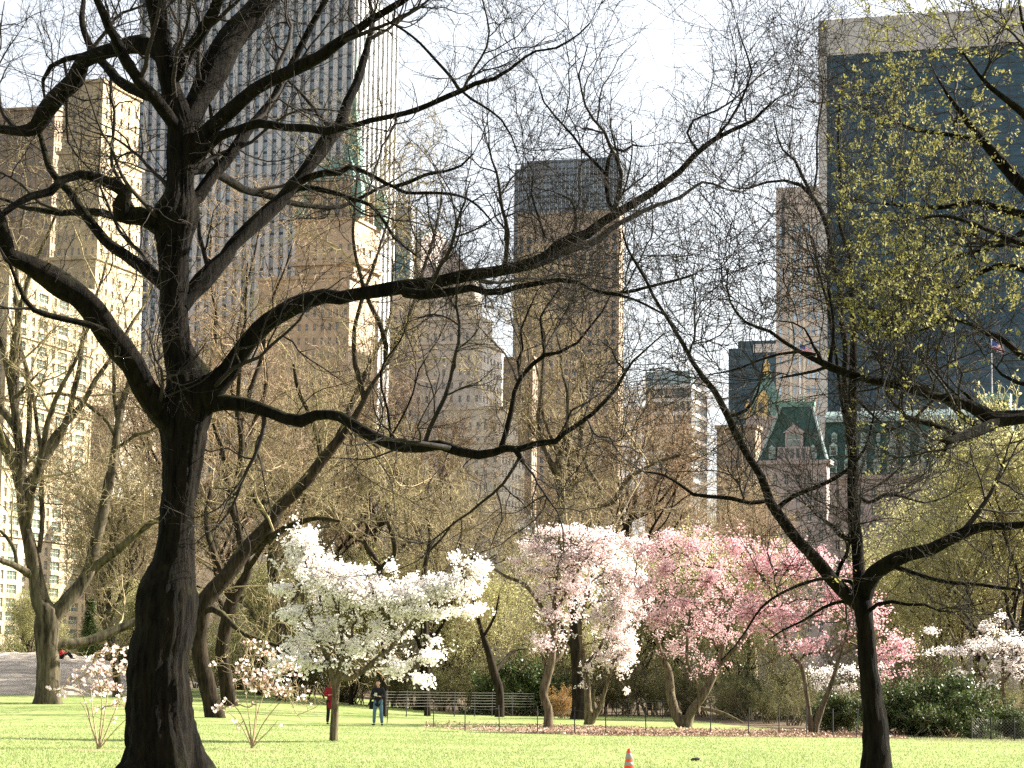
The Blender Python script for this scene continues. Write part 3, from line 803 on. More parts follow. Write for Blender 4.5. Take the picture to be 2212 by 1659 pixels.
mb.build('round_window', [STONE['dark'], STONE['greypanel']], b.root)
mb = MB()
for k, (v, z) in enumerate(prof[:-1]):
    v2, z2 = prof[k + 1][0], prof[k + 1][1]
    mb.add([(-L, v, z), (-L, v2, z2), (1.0, v2, z2), (1.0, v, z), (-L, v, z + 0.6), (-L, v2, z2 + 0.6), (1.0, v2, z2 + 0.6), (1.0, v, z + 0.6)], [(3, 2, 1, 0), (4, 5, 6, 7), (0, 1, 5, 4), (1, 2, 6, 5), (2, 3, 7, 6), (3, 0, 4, 7)])
mb.build('roof', [STONE['paleverd']], b.root)
mb = MB(); tt = (0.0, 0.0, L, D, cz - 40)
skin(b, mb, tt, 'w', openings(2, D - 2, 6, 0.45), rows_(20, cz - 44, 4.5, 0.6), 0, zt=cz - 40.02); mb.build('lower_wall', [STONE['hotelpink']], b.root)
b.flush_windows(GL['dark'], STONE['frame'])

# 5 stepped stone buildings --------------------------------------------
def stepped(name, label, tiers, stone, ncN, ncW, pitch, glass='dark', frame='frame', fracN=0.34, fracW=0.4, bars=(1, 1)):
    c = tiers[0]; b = Bld(name, label, *c)
    for k, c in enumerate(tiers):
        t = b.main() if k == 0 else b.tier(*c)
        mb = MB(); core(mb, t, 0, 0); x1, y0, L, D, H = t
        z0 = 12 if k == len(tiers) - 1 else max(12, tier_z(b, tiers[k + 1]) - 6)
        skin(b, mb, t, 'n', openings(x1 - L, x1, ncN[k], fracN), rows_(z0, H - 2.5, pitch, 0.5), 0)
        skin(b, mb, t, 'w', openings(y0, y0 + D, ncW[k], fracW), rows_(z0, H - 2.5, pitch, 0.5), 0)
        mb.build('wall', [stone], b.root)
    b.flush_windows(GL[glass], STONE[frame], bars)
    return b
def tier_z(b, c): return corner(c[0], c[1], c[2])[1]
stepped('stone_block', 'broad grey stone block in shade whose top steps down towards the sunlit side',
        [(1024, 622, 720, 846, 1040), (1036, 690, 716, 900, 1061), (1041, 742, 712, 880, 1085)], STONE['grey'], (9, 8, 9), (3, 4, 6), 4.0)
stepped('stepped_white_building', 'gleaming white stepped building rising just left of the pink blossom',
        [(1074, 884, 690, 960, 1117), (1081, 958, 686, 900, 1131), (1106, 1112, 680, 870, 1152), (1122, 1150, 676, 1040, 1168)], STONE['lime'], (7, 9, 11, 4), (7, 7, 6, 6), 3.7)

# 6 tall centre tower and the brown one before it ----------------------
b = Bld('glass_topped_tower', 'tall tower in the middle of the skyline with a blue grey glass top', 1335, 338, 1000, 1113, 1351)
t = b.main(); x1, y0, L, D, H = t; mb = MB(); mb.box(-L * 0.89, 0, 0, D, 0, H); mb.box(-L * 0.945, -L * 0.89, 0, D, 0, H - 1.6); mb.box(-L, -L * 0.945, 0, D, 0, H - 3.2)
mb.build('glass_body', [GL['bluegrey']], b.root)
mb = MB(); z = H - 42
while z < H - 1: mb.box(-L - 0.1, 0.3, -0.3, 0.0, z, z + 0.55); mb.box(0, 0.3, 0.002, D, z, z + 0.55); z += 2.9
mb.build('floor_line', [STONE['dark']], b.root)
mb = MB()
for i in range(27): a = -L + L * i / 26; mb.box(a - 0.12, a + 0.12, -0.5, -0.3, H - 42, H - (1 if i > 2 else 4))
for i in range(7): a = D * (i + .5) / 7; mb.box(0.3, 0.5, a - 0.12, a + 0.12, H - 42, H - 1)
mb.build('mullion', [STONE['greypanel']], b.root)
for k in range(5):
    mb = MB(); xx = -L * 0.1 - k * 2.1; mb.bar((xx, 3, H), (xx, 3, H + 2.5 + (k % 2)), 0.15); mb.bar((xx - 0.4, 3, H), (xx + 0.4, 3, H), 0.5); mb.build('roof_mast', [STONE['dark']], b.root)
b = Bld('brown_masonry_tower', 'tan brown masonry tower with long window columns below the blue grey glass top', 1337, 460, 960, 1120, 1346)
t = b.main(); x1, y0, L, D, H = t; mb = MB(); core(mb, t, 0, 0, cap=1.2)
for i in range(14):
    pass
nn_ = 13
cols = openings(-L, 0, nn_, 0.5); rr_ = rows_(20, H - 8, 3.9, 0.66)
skin(b, mb, t, 'n', cols, rr_, 0, depth=0.9); skin(b, mb, t, 'w', openings(0, D, 2, 0.4), rr_, 0, depth=0.5)
mb.build('wall', [STONE['tan']], b.root); b.flush_windows(GL['bluegrey'], STONE['dframe'], (1, 0))
stepped('brown_side_block', 'low brown block squeezed between the white stepped building and the centre tower', [(1150, 775, 900, 1086, 1160)], STONE['brown'], (6,), (2,), 3.9)

# 7 banded offices ------------------------------------------------------
b = Bld('banded_office_block', 'dark office block with pale floor bands and a glazed top', 1493, 836, 820, 1395, 1528)
t = b.main(); x1, y0, L, D, H = t; mb = MB(); mb.box(-L, 0, 0, D, 0, H); mb.build('glass_body', [GL['dark']], b.root)
z = 12
while z < H:
    mb = MB(); mb.box(-L, 0.5, -0.5, 0, z, z + 1.3); mb.box(0, 0.5, 0.0, D, z, z + 1.3); mb.build('floor_band', [STONE['travertine']], b.root); z += 4.6
mb = MB()
for i in range(9): a = -L * i / 9 - 1; mb.box(a - 0.15, a + 0.15, -0.35, 0.0, 10, H)
mb.build('mullion', [STONE['dframe']], b.root)
mb = MB(); hz = b.zpix(800); mb.box(-L * 1.06, -L * 0.08, 4, D - 1, H, hz); mb.build('roof_house', [GL['bluegrey']], b.root)
mb = MB()
for i in range(12): a = -L * 1.06 + L * 0.98 * i / 11; mb.box(a - 0.12, a + 0.12, 3.7, 4.0, H, hz + 1.5)
for k in range(4): mb.box(-L * 1.06, -L * 0.08, 3.75, 3.98, H + (hz - H) * k / 3 , H + (hz - H) * k / 3 + 0.4)
mb.build('roof_mullion', [STONE['paleverd']], b.root)
stepped('brown_brick_block', 'brown brick block beside the strip of open sky, left of the green roofed hotel', [(1630, 925, 640, 1549, 1640)], STONE['brown'], (6,), (3,), 3.9)

# 8 dark slab, 9 beige hotel tower -------------------------------------
b = Bld('dark_slab_tower', 'dark slate coloured slab tower with a stepped top left of the beige tower', 1700, 734, 900, 1594, 1704)
t = b.main(); x1, y0, L, D, H = t; mb = MB(); mb.box(-L, 0, 0, D, 0, H)
t2 = b.tier(1598, 747, 899, 1566, 1598); mb.box(t2[0] - t2[2], -L - 0.002, 0.5, D, 0, t2[4])
mb.build('glass_body', [GL['slate']], b.root); mb = MB(); z = 30
while z < H - 1: mb.box(t2[0] - t2[2], 0, -0.2, 0, z, z + 0.3) if z < t2[4] else mb.box(-L, 0, -0.2, 0, z, z + 0.3); z += 3.6
mb.build('floor_line', [STONE['dark']], b.root)
mb = MB(); q0 = -L * 0.68; mb.box(q0, q0 + 9, -0.5, -0.22, H - 4.6, H - 1.4); mb.build('sign_panel', [STONE['white']], b.root)
b = Bld('beige_hotel_tower', 'tall beige tower with paired blue windows rising between two dark slabs', 1800, 404, 850, 1677, 1806)
t = b.main(); x1, y0, L, D, H = t; mb = MB(); core(mb, t, 0, 0, cap=0.6, capover=0.1)
xs_ = []
for i, f in enumerate((0.035, 0.20, 0.29, 0.38, 0.52, 0.61, 0.70, 0.84)): xs_.append((-L + L * (f + 0.01), -L + L * (f + 0.065)))
skin(b, mb, t, 'n', xs_, rows_(20, H - 12, 5.2, 0.56), 0, depth=0.5)
mb.build('wall', [STONE['pink']], b.root)
mb = MB(); mb.box(-L + L * 0.10, -L + L * 0.15, -0.75, -0.502, H - 22, H - 2); mb.build('recess_shade', [STONE['dark']], b.root)  # dark slab proud of the wall, paints the shade of a recess
mb = MB()
for f in (0.265, 0.50): mb.box(-L + L * f - .5, -L + L * f + .3, -0.85, -0.503, 20, H - 11)
mb.build('vertical_rib', [STONE['lime']], b.root)
b.flush_windows(GL['blue'], STONE['frame'], (0, 0))

# 10 black glass slab ---------------------------------------------------
b = Bld('dark_glass_slab', 'huge dark blue glass slab framed by a pale travertine band and edge', 2420, 82, 690, 1769, 2440)
t = b.main(); x1, y0, L, D, H = t
zt = b.zpix(82) - (pix(1783, 204, 800)[2] - pix(1783, 130, 800)[2]) * 0.93
mb = MB(); core(mb, t, 0, 0, cap=0)
ew = L * 0.028
mb.box(-L, 0.0, -1.2, 0, zt, H); mb.box(-L, -L + ew, -1.2, 0, 0, zt)
mb.build('travertine_frame', [STONE['travertine']], b.root)
mb = MB(); mb.box(-L + ew, 0, -0.5, 0, 0, zt); mb.build('glass_wall', [GL['slate']], b.root)
mb = MB(); z = 60
while z < zt - 0.5: mb.box(-L + ew, 0, -0.62, -0.502, z, z + 0.35); z += 3.55
for k in range(1, 8): xx = -L + ew + (L - ew) * k / 8; mb.box(xx - 0.15, xx + 0.15, -0.70, -0.622, 40, zt)
mb.build('floor_line', [STONE['dark']], b.root)
mb = MB()
for k in range(1, 9): xx = -L + ew + (L - ew) * (k - 1) / 8; mb.box(xx - 0.14, xx + 0.14, -1.27, -1.202, zt, H)
mb.build('panel_joint', [STONE['greypanel']], b.root)
mb = MB(); mb.box(-L * 0.77, -L * 0.35, 4, D, H, H + 3.5); mb.box(-L * 0.74, -L * 0.40, 2, D, H, H + 1.8); mb.build('roof_plant', [STONE['greypanel']], b.root)

# 11 gilded spire building ---------------------------------------------
b = Bld('gilded_roof_tower', 'small tower with a pale green pyramid roof and gilded dormers behind the green roofed hotel', 1668, 905, 700, 1612, 1700)
t = b.main(); x1, y0, L, D, H = t; mb = MB(); core(mb, t, 0, 0); skin(b, mb, t, 'n', openings(-L, 0, 4, 0.4), rows_(40, H - 3, 4, 0.5), 0); mb.build('wall', [STONE['hotelpink']], b.root)
xm = -L * 0.45; ym = D * 0.4; zt = b.zpix(800)
mb = MB(); mb.frus((-L, 0, 0, D * 0.9), H + 0.9, (xm - 3.4, xm + 3.4, ym - 3, ym + 3), H + (zt - H) * 0.55); mb.frus((xm - 3.4, xm + 3.4, ym - 3, ym + 3), H + (zt - H) * 0.55, (xm - 1.1, xm + 1.1, ym - 1, ym + 1), zt)
mb.build('copper_roof', [STONE['copper']], b.root)
for (a, y, s_, zz) in ((-L * 0.40, -0.6, 2.9, H + 0.9), (-L * 0.92, -0.6, 1.6, H + 0.9), (0.4, D * 0.45, 2.0, H + 0.9), (-L * 0.41, 3.2, 1.5, H + (zt - H) * 0.36)):
    mb = MB(); mb.box(a - s_ / 2, a + s_ / 2, y, y + 2.6, zz, zz + s_ * 1.7); mb.add([(a - s_ * .62, y - .2, zz + s_ * 1.7), (a + s_ * .62, y - .2, zz + s_ * 1.7), (a, y - .2, zz + s_ * 2.5), (a - s_ * .62, y + 2.6, zz + s_ * 1.7), (a + s_ * .62, y + 2.6, zz + s_ * 1.7), (a, y + 2.6, zz + s_ * 2.5)], [(0, 1, 2), (5, 4, 3), (0, 3, 4, 1), (1, 4, 5, 2), (2, 5, 3, 0)])
    d_ = mb.build('dormer', [STONE['gold']], b.root)
    mb = MB(); mb.box(a - s_ * .27, a + s_ * .27, y - 0.12, y - 0.003, zz + s_ * .3, zz + s_ * 1.35); mb.build('window', [GL['dark']], d_)
mb = MB(); mb.lathe(xm, ym, [(1.3, zt), (1.5, zt + 1), (0.8, zt + 1.4), (0.9, zt + 2.6), (1.2, zt + 3.0), (0.5, zt + 3.6), (0.35, zt + 4.6), (0.12, zt + 6.4)], 8); mb.build('gilded_finial', [STONE['gold']], b.root)
b.flush_windows(GL['dark'], STONE['frame'])
# bright diagonal roof ridge catching the sun
# 12 green roofed hotel -------------------------------------------------
b = Bld('green_roofed_hotel', 'wide pale hotel under a steep dark green mansard roof, flags on top', 2330, 1030, 590, 1642, 2345)
t = b.main(); x1, y0, L, D, H = t
mb = MB(); core(mb, t, 0, 0, cap=1.2, capover=0.9)
skin(b, mb, t, 'n', openings(-L, 0, 26, 0.38), rows_(10, H - 1.5, 4.2, 0.55), 0)
mb.build('wall', [STONE['hotelpink']], b.root)
# main mansard
zc = b.zpix(906) + 1.0
px0 = -L + L * 0.20; 
mb = MB(); mb.frus((px0, 0, 0.8, D - 1), H + 1.2, (px0, -2, 5.5, D - 5), zc); mb.build('mansard_roof', [STONE['tealslate']], b.root)
mb = MB(); mb.box(px0, 0, 4.4, D - 4, zc, zc + 1.3); mb.frus((px0, 0, 4.8, D - 5), zc + 1.3, (px0, 0, 7.5, D - 7), zc + 3.0); mb.build('roof_cornice', [STONE['paleverd']], b.root)
def dormer(b, x, yf, z, w, h, peak=True, m='copper'):
    mb = MB(); mb.box(x - w / 2, x + w / 2, yf, yf + 3.2, z, z + h)
    if peak: mb.add([(x - w * .62, yf - .2, z + h), (x + w * .62, yf - .2, z + h), (x, yf - .2, z + h + w * .5), (x - w * .62, yf + 3.2, z + h), (x + w * .62, yf + 3.2, z + h), (x, yf + 3.2, z + h + w * .5)], [(0, 1, 2), (5, 4, 3), (0, 3, 4, 1), (1, 4, 5, 2), (2, 5, 3, 0)])
    o = mb.build('dormer', [STONE[m]], b.root)
    mb = MB(); mb.box(x - w * .33, x + w * .33, yf - 0.1, yf - 0.003, z + h * .12, z + h * .88, 0); mb.box(x - w * .33, x + w * .33, yf - 0.16, yf - 0.102, z + h * .48, z + h * .54, 1)
    mb.build('window', [GL['green'], STONE['white']], o)
hh = zc - H - 1.2; nx = 17
for r_, (f, w, h) in enumerate(((0.04, 1.9, 2.9), (0.36, 1.7, 2.5), (0.62, 1.2, 1.9))):
    for k in range(nx):
        x = px0 + (0 - px0) * (k + 0.7) / nx
        if x > -L * 0.16: continue
        ww = w * (1.15 if k % 2 == 0 else 0.8)
        dormer(b, x, 0.8 + 4.7 * f - 0.5, H + 1.2 + hh * f, ww, h, True, 'paleverd')
# corner pavilion
t2 = b.tier(1786, 1002, 583, 1638, 1792); ax1, ay0, aL, aD, aH = t2
mb = MB(); core(mb, t2, 0, 0, cap=1.0, capover=0.6); skin(b, mb, t2, 'n', openings(ax1 - aL, ax1, 6, 0.4), rows_(10, aH - 1.5, 4.2, 0.55), 0)
mb.build('pavilion_wall', [STONE['hotelpink']], b.root)
zp = b.zpix(880, 1710, 588); ac = ax1 - aL / 2; ad = min(aD, 16)
mb = MB(); mb.frus((ax1 - aL, ax1, ay0 + 0.6, ay0 + ad), aH + 1.0, (ac - aL * 0.19, ac + aL * 0.28, ay0 + ad * 0.40, ay0 + ad * 0.65), zp); mb.build('pavilion_roof', [STONE['tealslate']], b.root)
def hip(p, q, r=0.42):
    mb = MB(); mb.bar(p, q, r, 6); mb.build('copper_ridge', [STONE['paleverd']], b.root)
hip((ax1 - aL, ay0 + .5, aH + 1), (ac - aL * .19, ay0 + ad * .4 - .1, zp)); hip((ax1, ay0 + .5, aH + 1), (ac + aL * .28, ay0 + ad * .4 - .1, zp))
hip((ax1 - aL * 1.0, ay0 + ad, aH + 1), (ac - aL * .19, ay0 + ad * .65, zp))
mb = MB(); mb.box(ac - aL * .22, ac + aL * .31, ay0 + ad * .36, ay0 + ad * .69, zp, zp + 1.2)
for k in range(16):
    xx = ac - aL * .22 + aL * .53 * k / 15; mb.bar((xx, ay0 + ad * .36, zp + 1.2), (xx, ay0 + ad * .36, zp + 2.6 + 0.5 * (k % 2)), 0.16, 5, 0.05)
mb.build('roof_crest', [STONE['copper']], b.root)
gx = ac + aL * 0.02; mb = MB(); mb.box(gx - 3.9, gx + 3.9, ay0 - 0.9, ay0 + 3, aH + 1.0, aH + 4.2); mb.build('attic_wall', [STONE['hotelpink']], b.root)
for k in range(5):
    mb = MB(); mb.box(gx - 3.0 + k * 1.4 - 0.4, gx - 3.0 + k * 1.4 + 0.4, ay0 - 1.0, ay0 - 0.903, aH + 1.4, aH + 3.8); mb.build('window', [GL['dark']], b.root)
dormer(b, gx, ay0 + 0.4, aH + 4.2, 4.4, 3.6, True, 'hotelpink')
for k in (-1, 1): dormer(b, ac + k * aL * 0.30, ay0 + 0.2, aH + 1.4, 1.6, 2.6, True, 'paleverd'); dormer(b, ac + 0.04 * aL + k * aL * 0.15, ay0 + 2.3, aH + 7.5, 1.2, 2.8, False, 'paleverd')
dormer(b, ac + aL * 0.04, ay0 + 4.4, aH + 13, 1.1, 2.6, False, 'paleverd')
# right pavilion
t3 = b.tier(2192, 1010, 585, 2095, 2196); ex1, ey0, eL, eD, eH = t3
mb = MB(); core(mb, t3, 0, 0, cap=1.0); mb.build('pavilion_wall', [STONE['hotelpink']], b.root)
zq = b.zpix(862, 2145, 588); ec = ex1 - eL / 2
mb = MB(); mb.frus((ex1 - eL, ex1, ey0, ey0 + 14), eH + 1, (ec - eL * .28, ec + eL * .36, ey0 + 5, ey0 + 9), zq); mb.build('pavilion_roof', [STONE['tealslate']], b.root)
mb = MB(); mb.box(ec - eL * .30, ec + eL * .38, ey0 + 4.6, ey0 + 9.4, zq, zq + 1.8); mb.build('roof_crest', [STONE['copper']], b.root)
hip((ex1, ey0, eH + 1), (ec + eL * .36, ey0 + 5, zq))
# rooftop sheds
for (pxa, pxb, pya, m_, y_) in ((1759, 1797, 878, 'lime', 9), (1812, 1850, 880, 'paleverd', 8), (1862, 1905, 884, 'tan', 9), (1908, 1975, 888, 'paleverd', 8), (1985, 2060, 882, 'white', 9), (2066, 2100, 890, 'tan', 8)):
    xa_ = b.tier(pxb, pya, 600, pxa, pxb); mb = MB(); mb.box(xa_[0] - xa_[2], xa_[0], y_, y_ + 5, zc + 1.3, xa_[4]); mb.box(xa_[0] - xa_[2] - .3, xa_[0] + .3, y_ - .3, y_ + 5.3, xa_[4], xa_[4] + 0.4)
    mb.build('roof_shed', [STONE[m_]], b.root)
mb = MB()
for k, x in enumerate(np.linspace(px0 + 4, -L * 0.2, 9)):
    mb.lathe(x, 6.5, [(0.25, zc + 2), (0.3, zc + 3.4), (0.5, zc + 3.5), (0.2, zc + 4.0)], 8); mb.build('roof_vent', [STONE['greypanel']], b.root); mb = MB()
b.flush_windows(GL['dark'], STONE['frame'])
# flags on poles
def flag(px, ptop, pbot, d, label, fw, fh, dirx):
    p = pix(px, ptop, d); q = pix(px, pbot, d); r_ = thing('flagpole', label, 'flag', (q[0], q[1], q[2]), 0, 'flags over the green roofed hotel')
    mb = MB(); mb.bar((0, 0, 0), (0, 0, p[2] - q[2]), 0.22, 8, 0.1); mb.lathe(0, 0, [(0.05, p[2] - q[2]), (0.3, p[2] - q[2] + 0.3), (0.05, p[2] - q[2] + 0.6)], 8); mb.build('pole', [STONE['white']], r_)
    n = 24; h = p[2] - q[2] - 0.3; V, F, fm = [], [], []
    for j in range(14):
        for i in range(n + 1):
            u_ = i / n; V.append((dirx * u_ * fw, 0.35 * math.sin(u_ * 9 + j * .2), h - fh * j / 13 - 0.9 * u_ ** 1.3 + 0.12 * math.sin(u_ * 7)))
    for j in range(13):
        for i in range(n):
            a = j * (n + 1) + i; F.append((a, a + 1, a + n + 2, a + n + 1)); fm.append(2 if (i < n * 0.42 and j < 7) else (0 if j % 2 == 0 else 1))
    o = new_mesh('flag', np.array(V), np.array(F), [FLR, FLW, FLB], r_, True, fm)
FLR = mat('flag_red', (0.55, 0.06, 0.09), 0.8); FLW = mat('flag_white', (0.8, 0.78, 0.78), 0.8); FLB = mat('flag_blue', (0.06, 0.08, 0.28), 0.8)
flag(2143, 736, 862, 592, 'striped red and white flag on a tall pole against the dark slab', 3.1, 1.9, 1)
flag(1727, 742, 872, 590, 'striped red, white and blue flag over the corner pavilion roof', 3.1, 1.9, 1)

# 13 avenue buildings at the left ---------------------------------------
b = Bld('cream_apartment_house', 'sunlit cream apartment house with rows of wide steel windows behind the plane tree', 20, 575, 480, -90, 204)
t = b.main(); x1, y0, L, D, H = t; mb = MB(); core(mb, t, 0, 0)
cols = []; w4 = D / 4.3; y = -0.3
for k in range(4): cols += [(y + w4 * .12, y + w4 * .27), (y + w4 * .42, y + w4 * .88)]; y += w4 * 1.03
cols.append((y + w4 * .04, y + w4 * .14)); cols = [c for c in cols if c[1] < D - .3]
rr = rows_(10, H - 3, 2.72, 0.66)
skin(b, mb, t, 'w', cols, rr, 0, depth=0.35); skin(b, mb, t, 'n', openings(-L, 0, 5, 0.4), rr, 0)
for z in np.arange(30, H, 13.6): mb.box(0.352, 0.75, -0.3, D, z, z + 0.35)
mb.build('wall', [STONE['cream']], b.root)
allw = b.win['w']; b.win['w'] = [w for w in allw]
b.flush_windows(GL['green'], STONE['frame'], (2, 1))
stepped('cream_tower', 'tall sunlit cream tower rising left of the great trunk', [(222, 178, 640, 140, 300), (216, 330, 634, 128, 304), (206, 560, 628, 100, 306)], STONE['cream'], (5, 6, 7), (5, 6, 7), 3.6, fracW=0.3)
stepped('brick_side_block', 'brown brick wall block in shade between the cream apartment house and the trunk', [(262, 884, 560, 196, 285)], STONE['brown'], (4,), (2,), 3.4)
stepped('ivory_corner_house', 'ivory stone house with paired windows seen just left of the great trunk', [(246, 850, 555, 236, 336)], STONE['lime'], (1,), (5,), 4.6, fracW=0.34, bars=(1, 0))
stepped('low_brown_house', 'low dark brown house with few windows at the foot of the ivory house', [(352, 1086, 500, 226, 356)], STONE['brown'], (6,), (1,), 5.0, fracN=0.2)
stepped('far_left_tower', 'shaded brown tower behind the plane tree crown at the far left', [(118, 235, 700, -40, 136)], STONE['brown'], (9,), (3,), 3.8)
b = Bld('pale_terrace_house', 'low pale stone house with a wide terrace below the striped tower', 640, 1038, 520, 437, 668)
t = b.main(); x1, y0, L, D, H = t; mb = MB(); core(mb, t, 0, 0); skin(b, mb, t, 'n', openings(-L, 0, 5, 0.5), [(H - 4.2, H - 1.2), (H - 9.5, H - 6.5)], 0); mb.box(-L - 3, 2, -5, -0.4, 0, H - 5.2)
mb.build('wall', [STONE['lime']], b.root); b.flush_windows(GL['green'], STONE['frame'], (2, 0))
b = Bld('small_white_penthouse', 'small bright white penthouse with two dark windows above the mossy leaning limb', 679, 1040, 470, 655, 722)
t = b.main(); x1, y0, L, D, H = t; mb = MB(); core(mb, t, 0, 0, cap=0.3, capover=0.1); skin(b, mb, t, 'w', openings(0, D, 3, 0.5), [(H - 4.0, H - 1.0), (H - 9, H - 6)], 0); mb.build('wall', [STONE['white']], b.root); b.flush_windows(GL['dark'], STONE['frame'], (1, 0))
#PART3
# ------------------------------------------------------------------ the great dark tree
def traced_tree(name, label, cat, base_d, base_px, trunk, limbs, dens, seed, mats=('bark_dark', 'bark_twig'), rmin=0.005, flare=None, extra=0, lenA=(2.2, 4.5), nD=4, scale=1.0, spacing=0.55, up=0.05, sides=32, base_xyz=None, zmin=None):
    g = np.random.default_rng(seed)
    tp, tr_ = trunk
    base = np.array([tp[0, 0], tp[0, 1], tp[0, 2]]) if base_xyz is None else np.array(base_xyz)
    root = thing(name, label, cat, base)
    V, Fs = fat_tube(tp, tr_, sides, 0.09, seed, flare)
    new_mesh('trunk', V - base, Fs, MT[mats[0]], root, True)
    for k, (P, r) in enumerate(limbs):
        V, Fs = fat_tube(P, r, 16 if r.max() > 0.09 else 8, 0.12, seed + k + 1)
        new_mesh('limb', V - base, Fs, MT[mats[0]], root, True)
    src = [(P, r) for P, r in limbs]
    n = len(tp); src.append((tp[int(n * 0.55):], tr_[int(n * 0.55):] * 0.5))
    tw = crown([(P - base, r) for P, r in src], g, dens, scale, up, rmin, nD, lenA=lenA, spacing=spacing, zmin=zmin)
    if name: tw.mesh('crown', MT[mats[1]], root)
    return root, tw, base
def join_base(P, r, base, r0):
    return np.vstack([[base], P]), np.r_[r0, r]
D1 = 43.0
b1 = place(412 - 10, D1)
tr1 = trace('7 1045,1500,215 1035,1300,200 1035,1000,186 1070,800,188 1078,600,196 1088,500,186 1128,300,132 1145,0,108 4 1172,1500,112 1182,1300,128 1190,1100,150 1220,950,158 1228,850,158 1200,750,128 1148,600,95 1130,400,90 1125,200,95 1122,0,100 1 1130,1500,125 1140,1400,150 1163,1300,115 1170,1200,82 1175,1000,86 1190,850,96 1150,700,76 1115,600,66 1070,400,60 1040,200,60 1005,0,64 985,-140,60 950,-400,50')
pts = [(*b1, 1.75 * 0.5)]
bt = pix(*T(7, 1045, 1659), D1); pts = [(bt[0], bt[1], b1[2] - 0.15, 215 / 2.654 * KS * D1 / FPX)]
for x, y, r in tr1: p = pix(x, y, D1); pts.append((p[0], p[1], p[2], r * D1 / FPX))
A = catmull(np.array(pts), 0.12); TR1 = (A[:, :3], A[:, 3])
